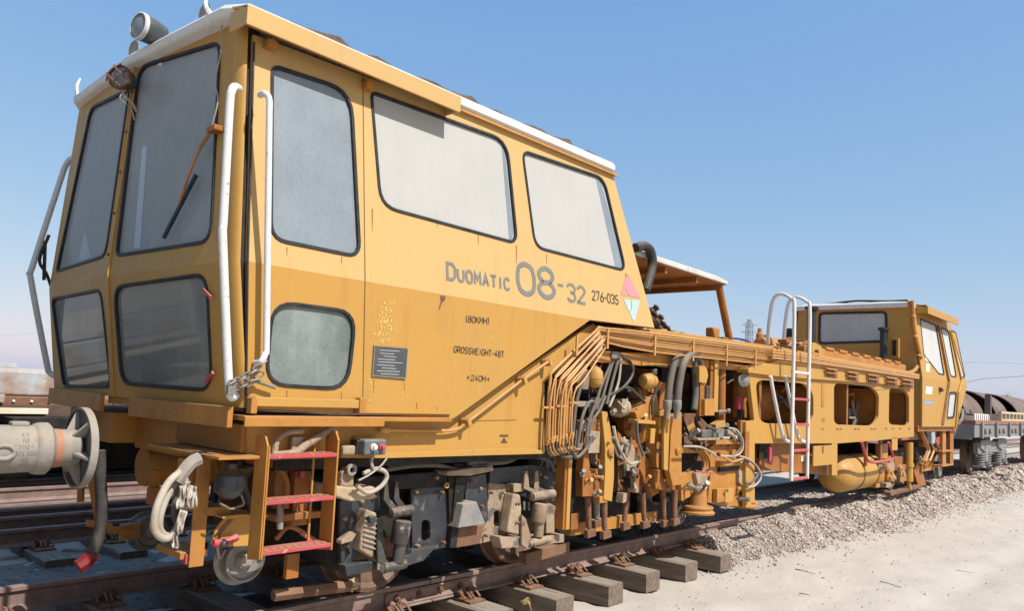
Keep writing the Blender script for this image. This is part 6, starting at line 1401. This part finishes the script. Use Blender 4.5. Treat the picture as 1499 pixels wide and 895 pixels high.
wire([(1140,520,262),(1385,530,260),(1430,531,255),(1520,534,250),(1900,556,230)], .06, 'upper power line at the right edge beyond the far cab')
wire([(1140,570,262),(1385,562,240),(1440,555,230),(1520,549,210),(1900,512,170)], .07, 'lower sagging power line at the right edge beyond the far cab')
wire([(-20,492,260),(30,490,260),(70,486,260),(330,470,260)], .04, 'faint power line low in the sky at the far left')
# far trees, the haze mixed into their grey leaf colour
LEAF = mat('far_foliage_hazed', (.20,.215,.20), .9, c2=(.26,.265,.24), amt=.7, sc=.6)
def tree(u, v, dist, h, w, lb):
    c = CAM + ray(u, v) * dist; T = thing('tree', lb, 'tree', (c.x, c.y, -.4), 'far trees')
    q = MB(); q.tube([(c.x,c.y,-.5),(c.x+.1,c.y,h*.35),(c.x-.1,c.y+.1,h*.7)], [.35,.12], 7, 3)
    for k in range(5):
        a = k*1.3; q.tube([(c.x,c.y,h*.4+k*.3),(c.x+w*.4*math.cos(a),c.y+w*.4*math.sin(a),h*.65+k*.25)], [.12,.04], 5, 0)
    q.build('trunk', WOOD, T)
    q = MB()
    cl = [(rh.gauss(0,w*.32), rh.gauss(0,w*.32), h*.45+abs(rh.gauss(0,h*.22))) for _ in range(16)]
    for _ in range(1500):
        k = rh.choice(cl); p_ = Vector((c.x+k[0]+rh.gauss(0,w*.12), c.y+k[1]+rh.gauss(0,w*.12), min(h, k[2]+rh.gauss(0,h*.07)))); s_ = rh.uniform(.10,.26)
        a = Vector((rh.uniform(-1,1),rh.uniform(-1,1),rh.uniform(-1,1))).normalized(); b = a.orthogonal().normalized()
        q.add([p_-a*s_, p_+b*s_*.6, p_+a*s_, p_-b*s_*.6], [(0,1,2,3)])
    q.build('crown', LEAF, T)
tree(1462, 580, 210, 8.0, 5.0, 'hazy far tree showing above the middle shell'); tree(1450, 580, 230, 6.6, 4.0, 'low far tree showing beside the first shell'); tree(1478,580,260,7.4,5.0,'faint far tree between the shells')
# ------------------------------------------------------------------ bits on the sand
TW = mat('dark_twig', (.17,.12,.085), .9)
for (a, b, r), lb in zip((((1164,834),(1193,841),.008),((1170,870),(1185,872),.009),((1288,852),(1320,861),.007),((1299,779),(1342,780),.006),((1342,748),(1359,758),.016),((1332,727),(1345,733),.012),((1398,836),(1425,840),.005)), ('thin dark twig on the sand nearest the toe of the ballast','short dark twig lowest down on the pale sand','long twig in the middle of the open sand','straight thin twig along the edge of the ballast','thick dark stick lying low on the ballast slope','short stick on the gravel below the far cab','faint twig farthest right on the open sand')):
    p0, p1 = SZ(*a, -.352), SZ(*b, -.352); m_ = p0.lerp(p1, .4) + Vector((.004,.008,.004)); q = MB(); q.tube([p0, m_, p1], [r*.75, r*.35], 6, 3); tag(q.build('twig', TW), lb, 'twig', 'twigs on the sand')
DRY = mat('dry_weed', (.42,.30,.13), .9)
for (u, v), lb in (((778,884),'dry brown weed in front of the sleeper ends, right sprig'),((664,872),'dry brown weed beside the rail fishplate, left sprig')):
    p0 = SZ(u, v + 14, -.34); q = MB()
    for k in range(16):
        a = rh.uniform(0,6.28); l = rh.uniform(.06,.13); q.tube([p0, p0 + Vector((math.cos(a)*l*.4, math.sin(a)*l*.4, l)), p0 + Vector((math.cos(a)*l, math.sin(a)*l, l*.9))], [.003,.0015], 4, 3)
    tag(q.build('dry_weed', DRY), lb, 'weed')
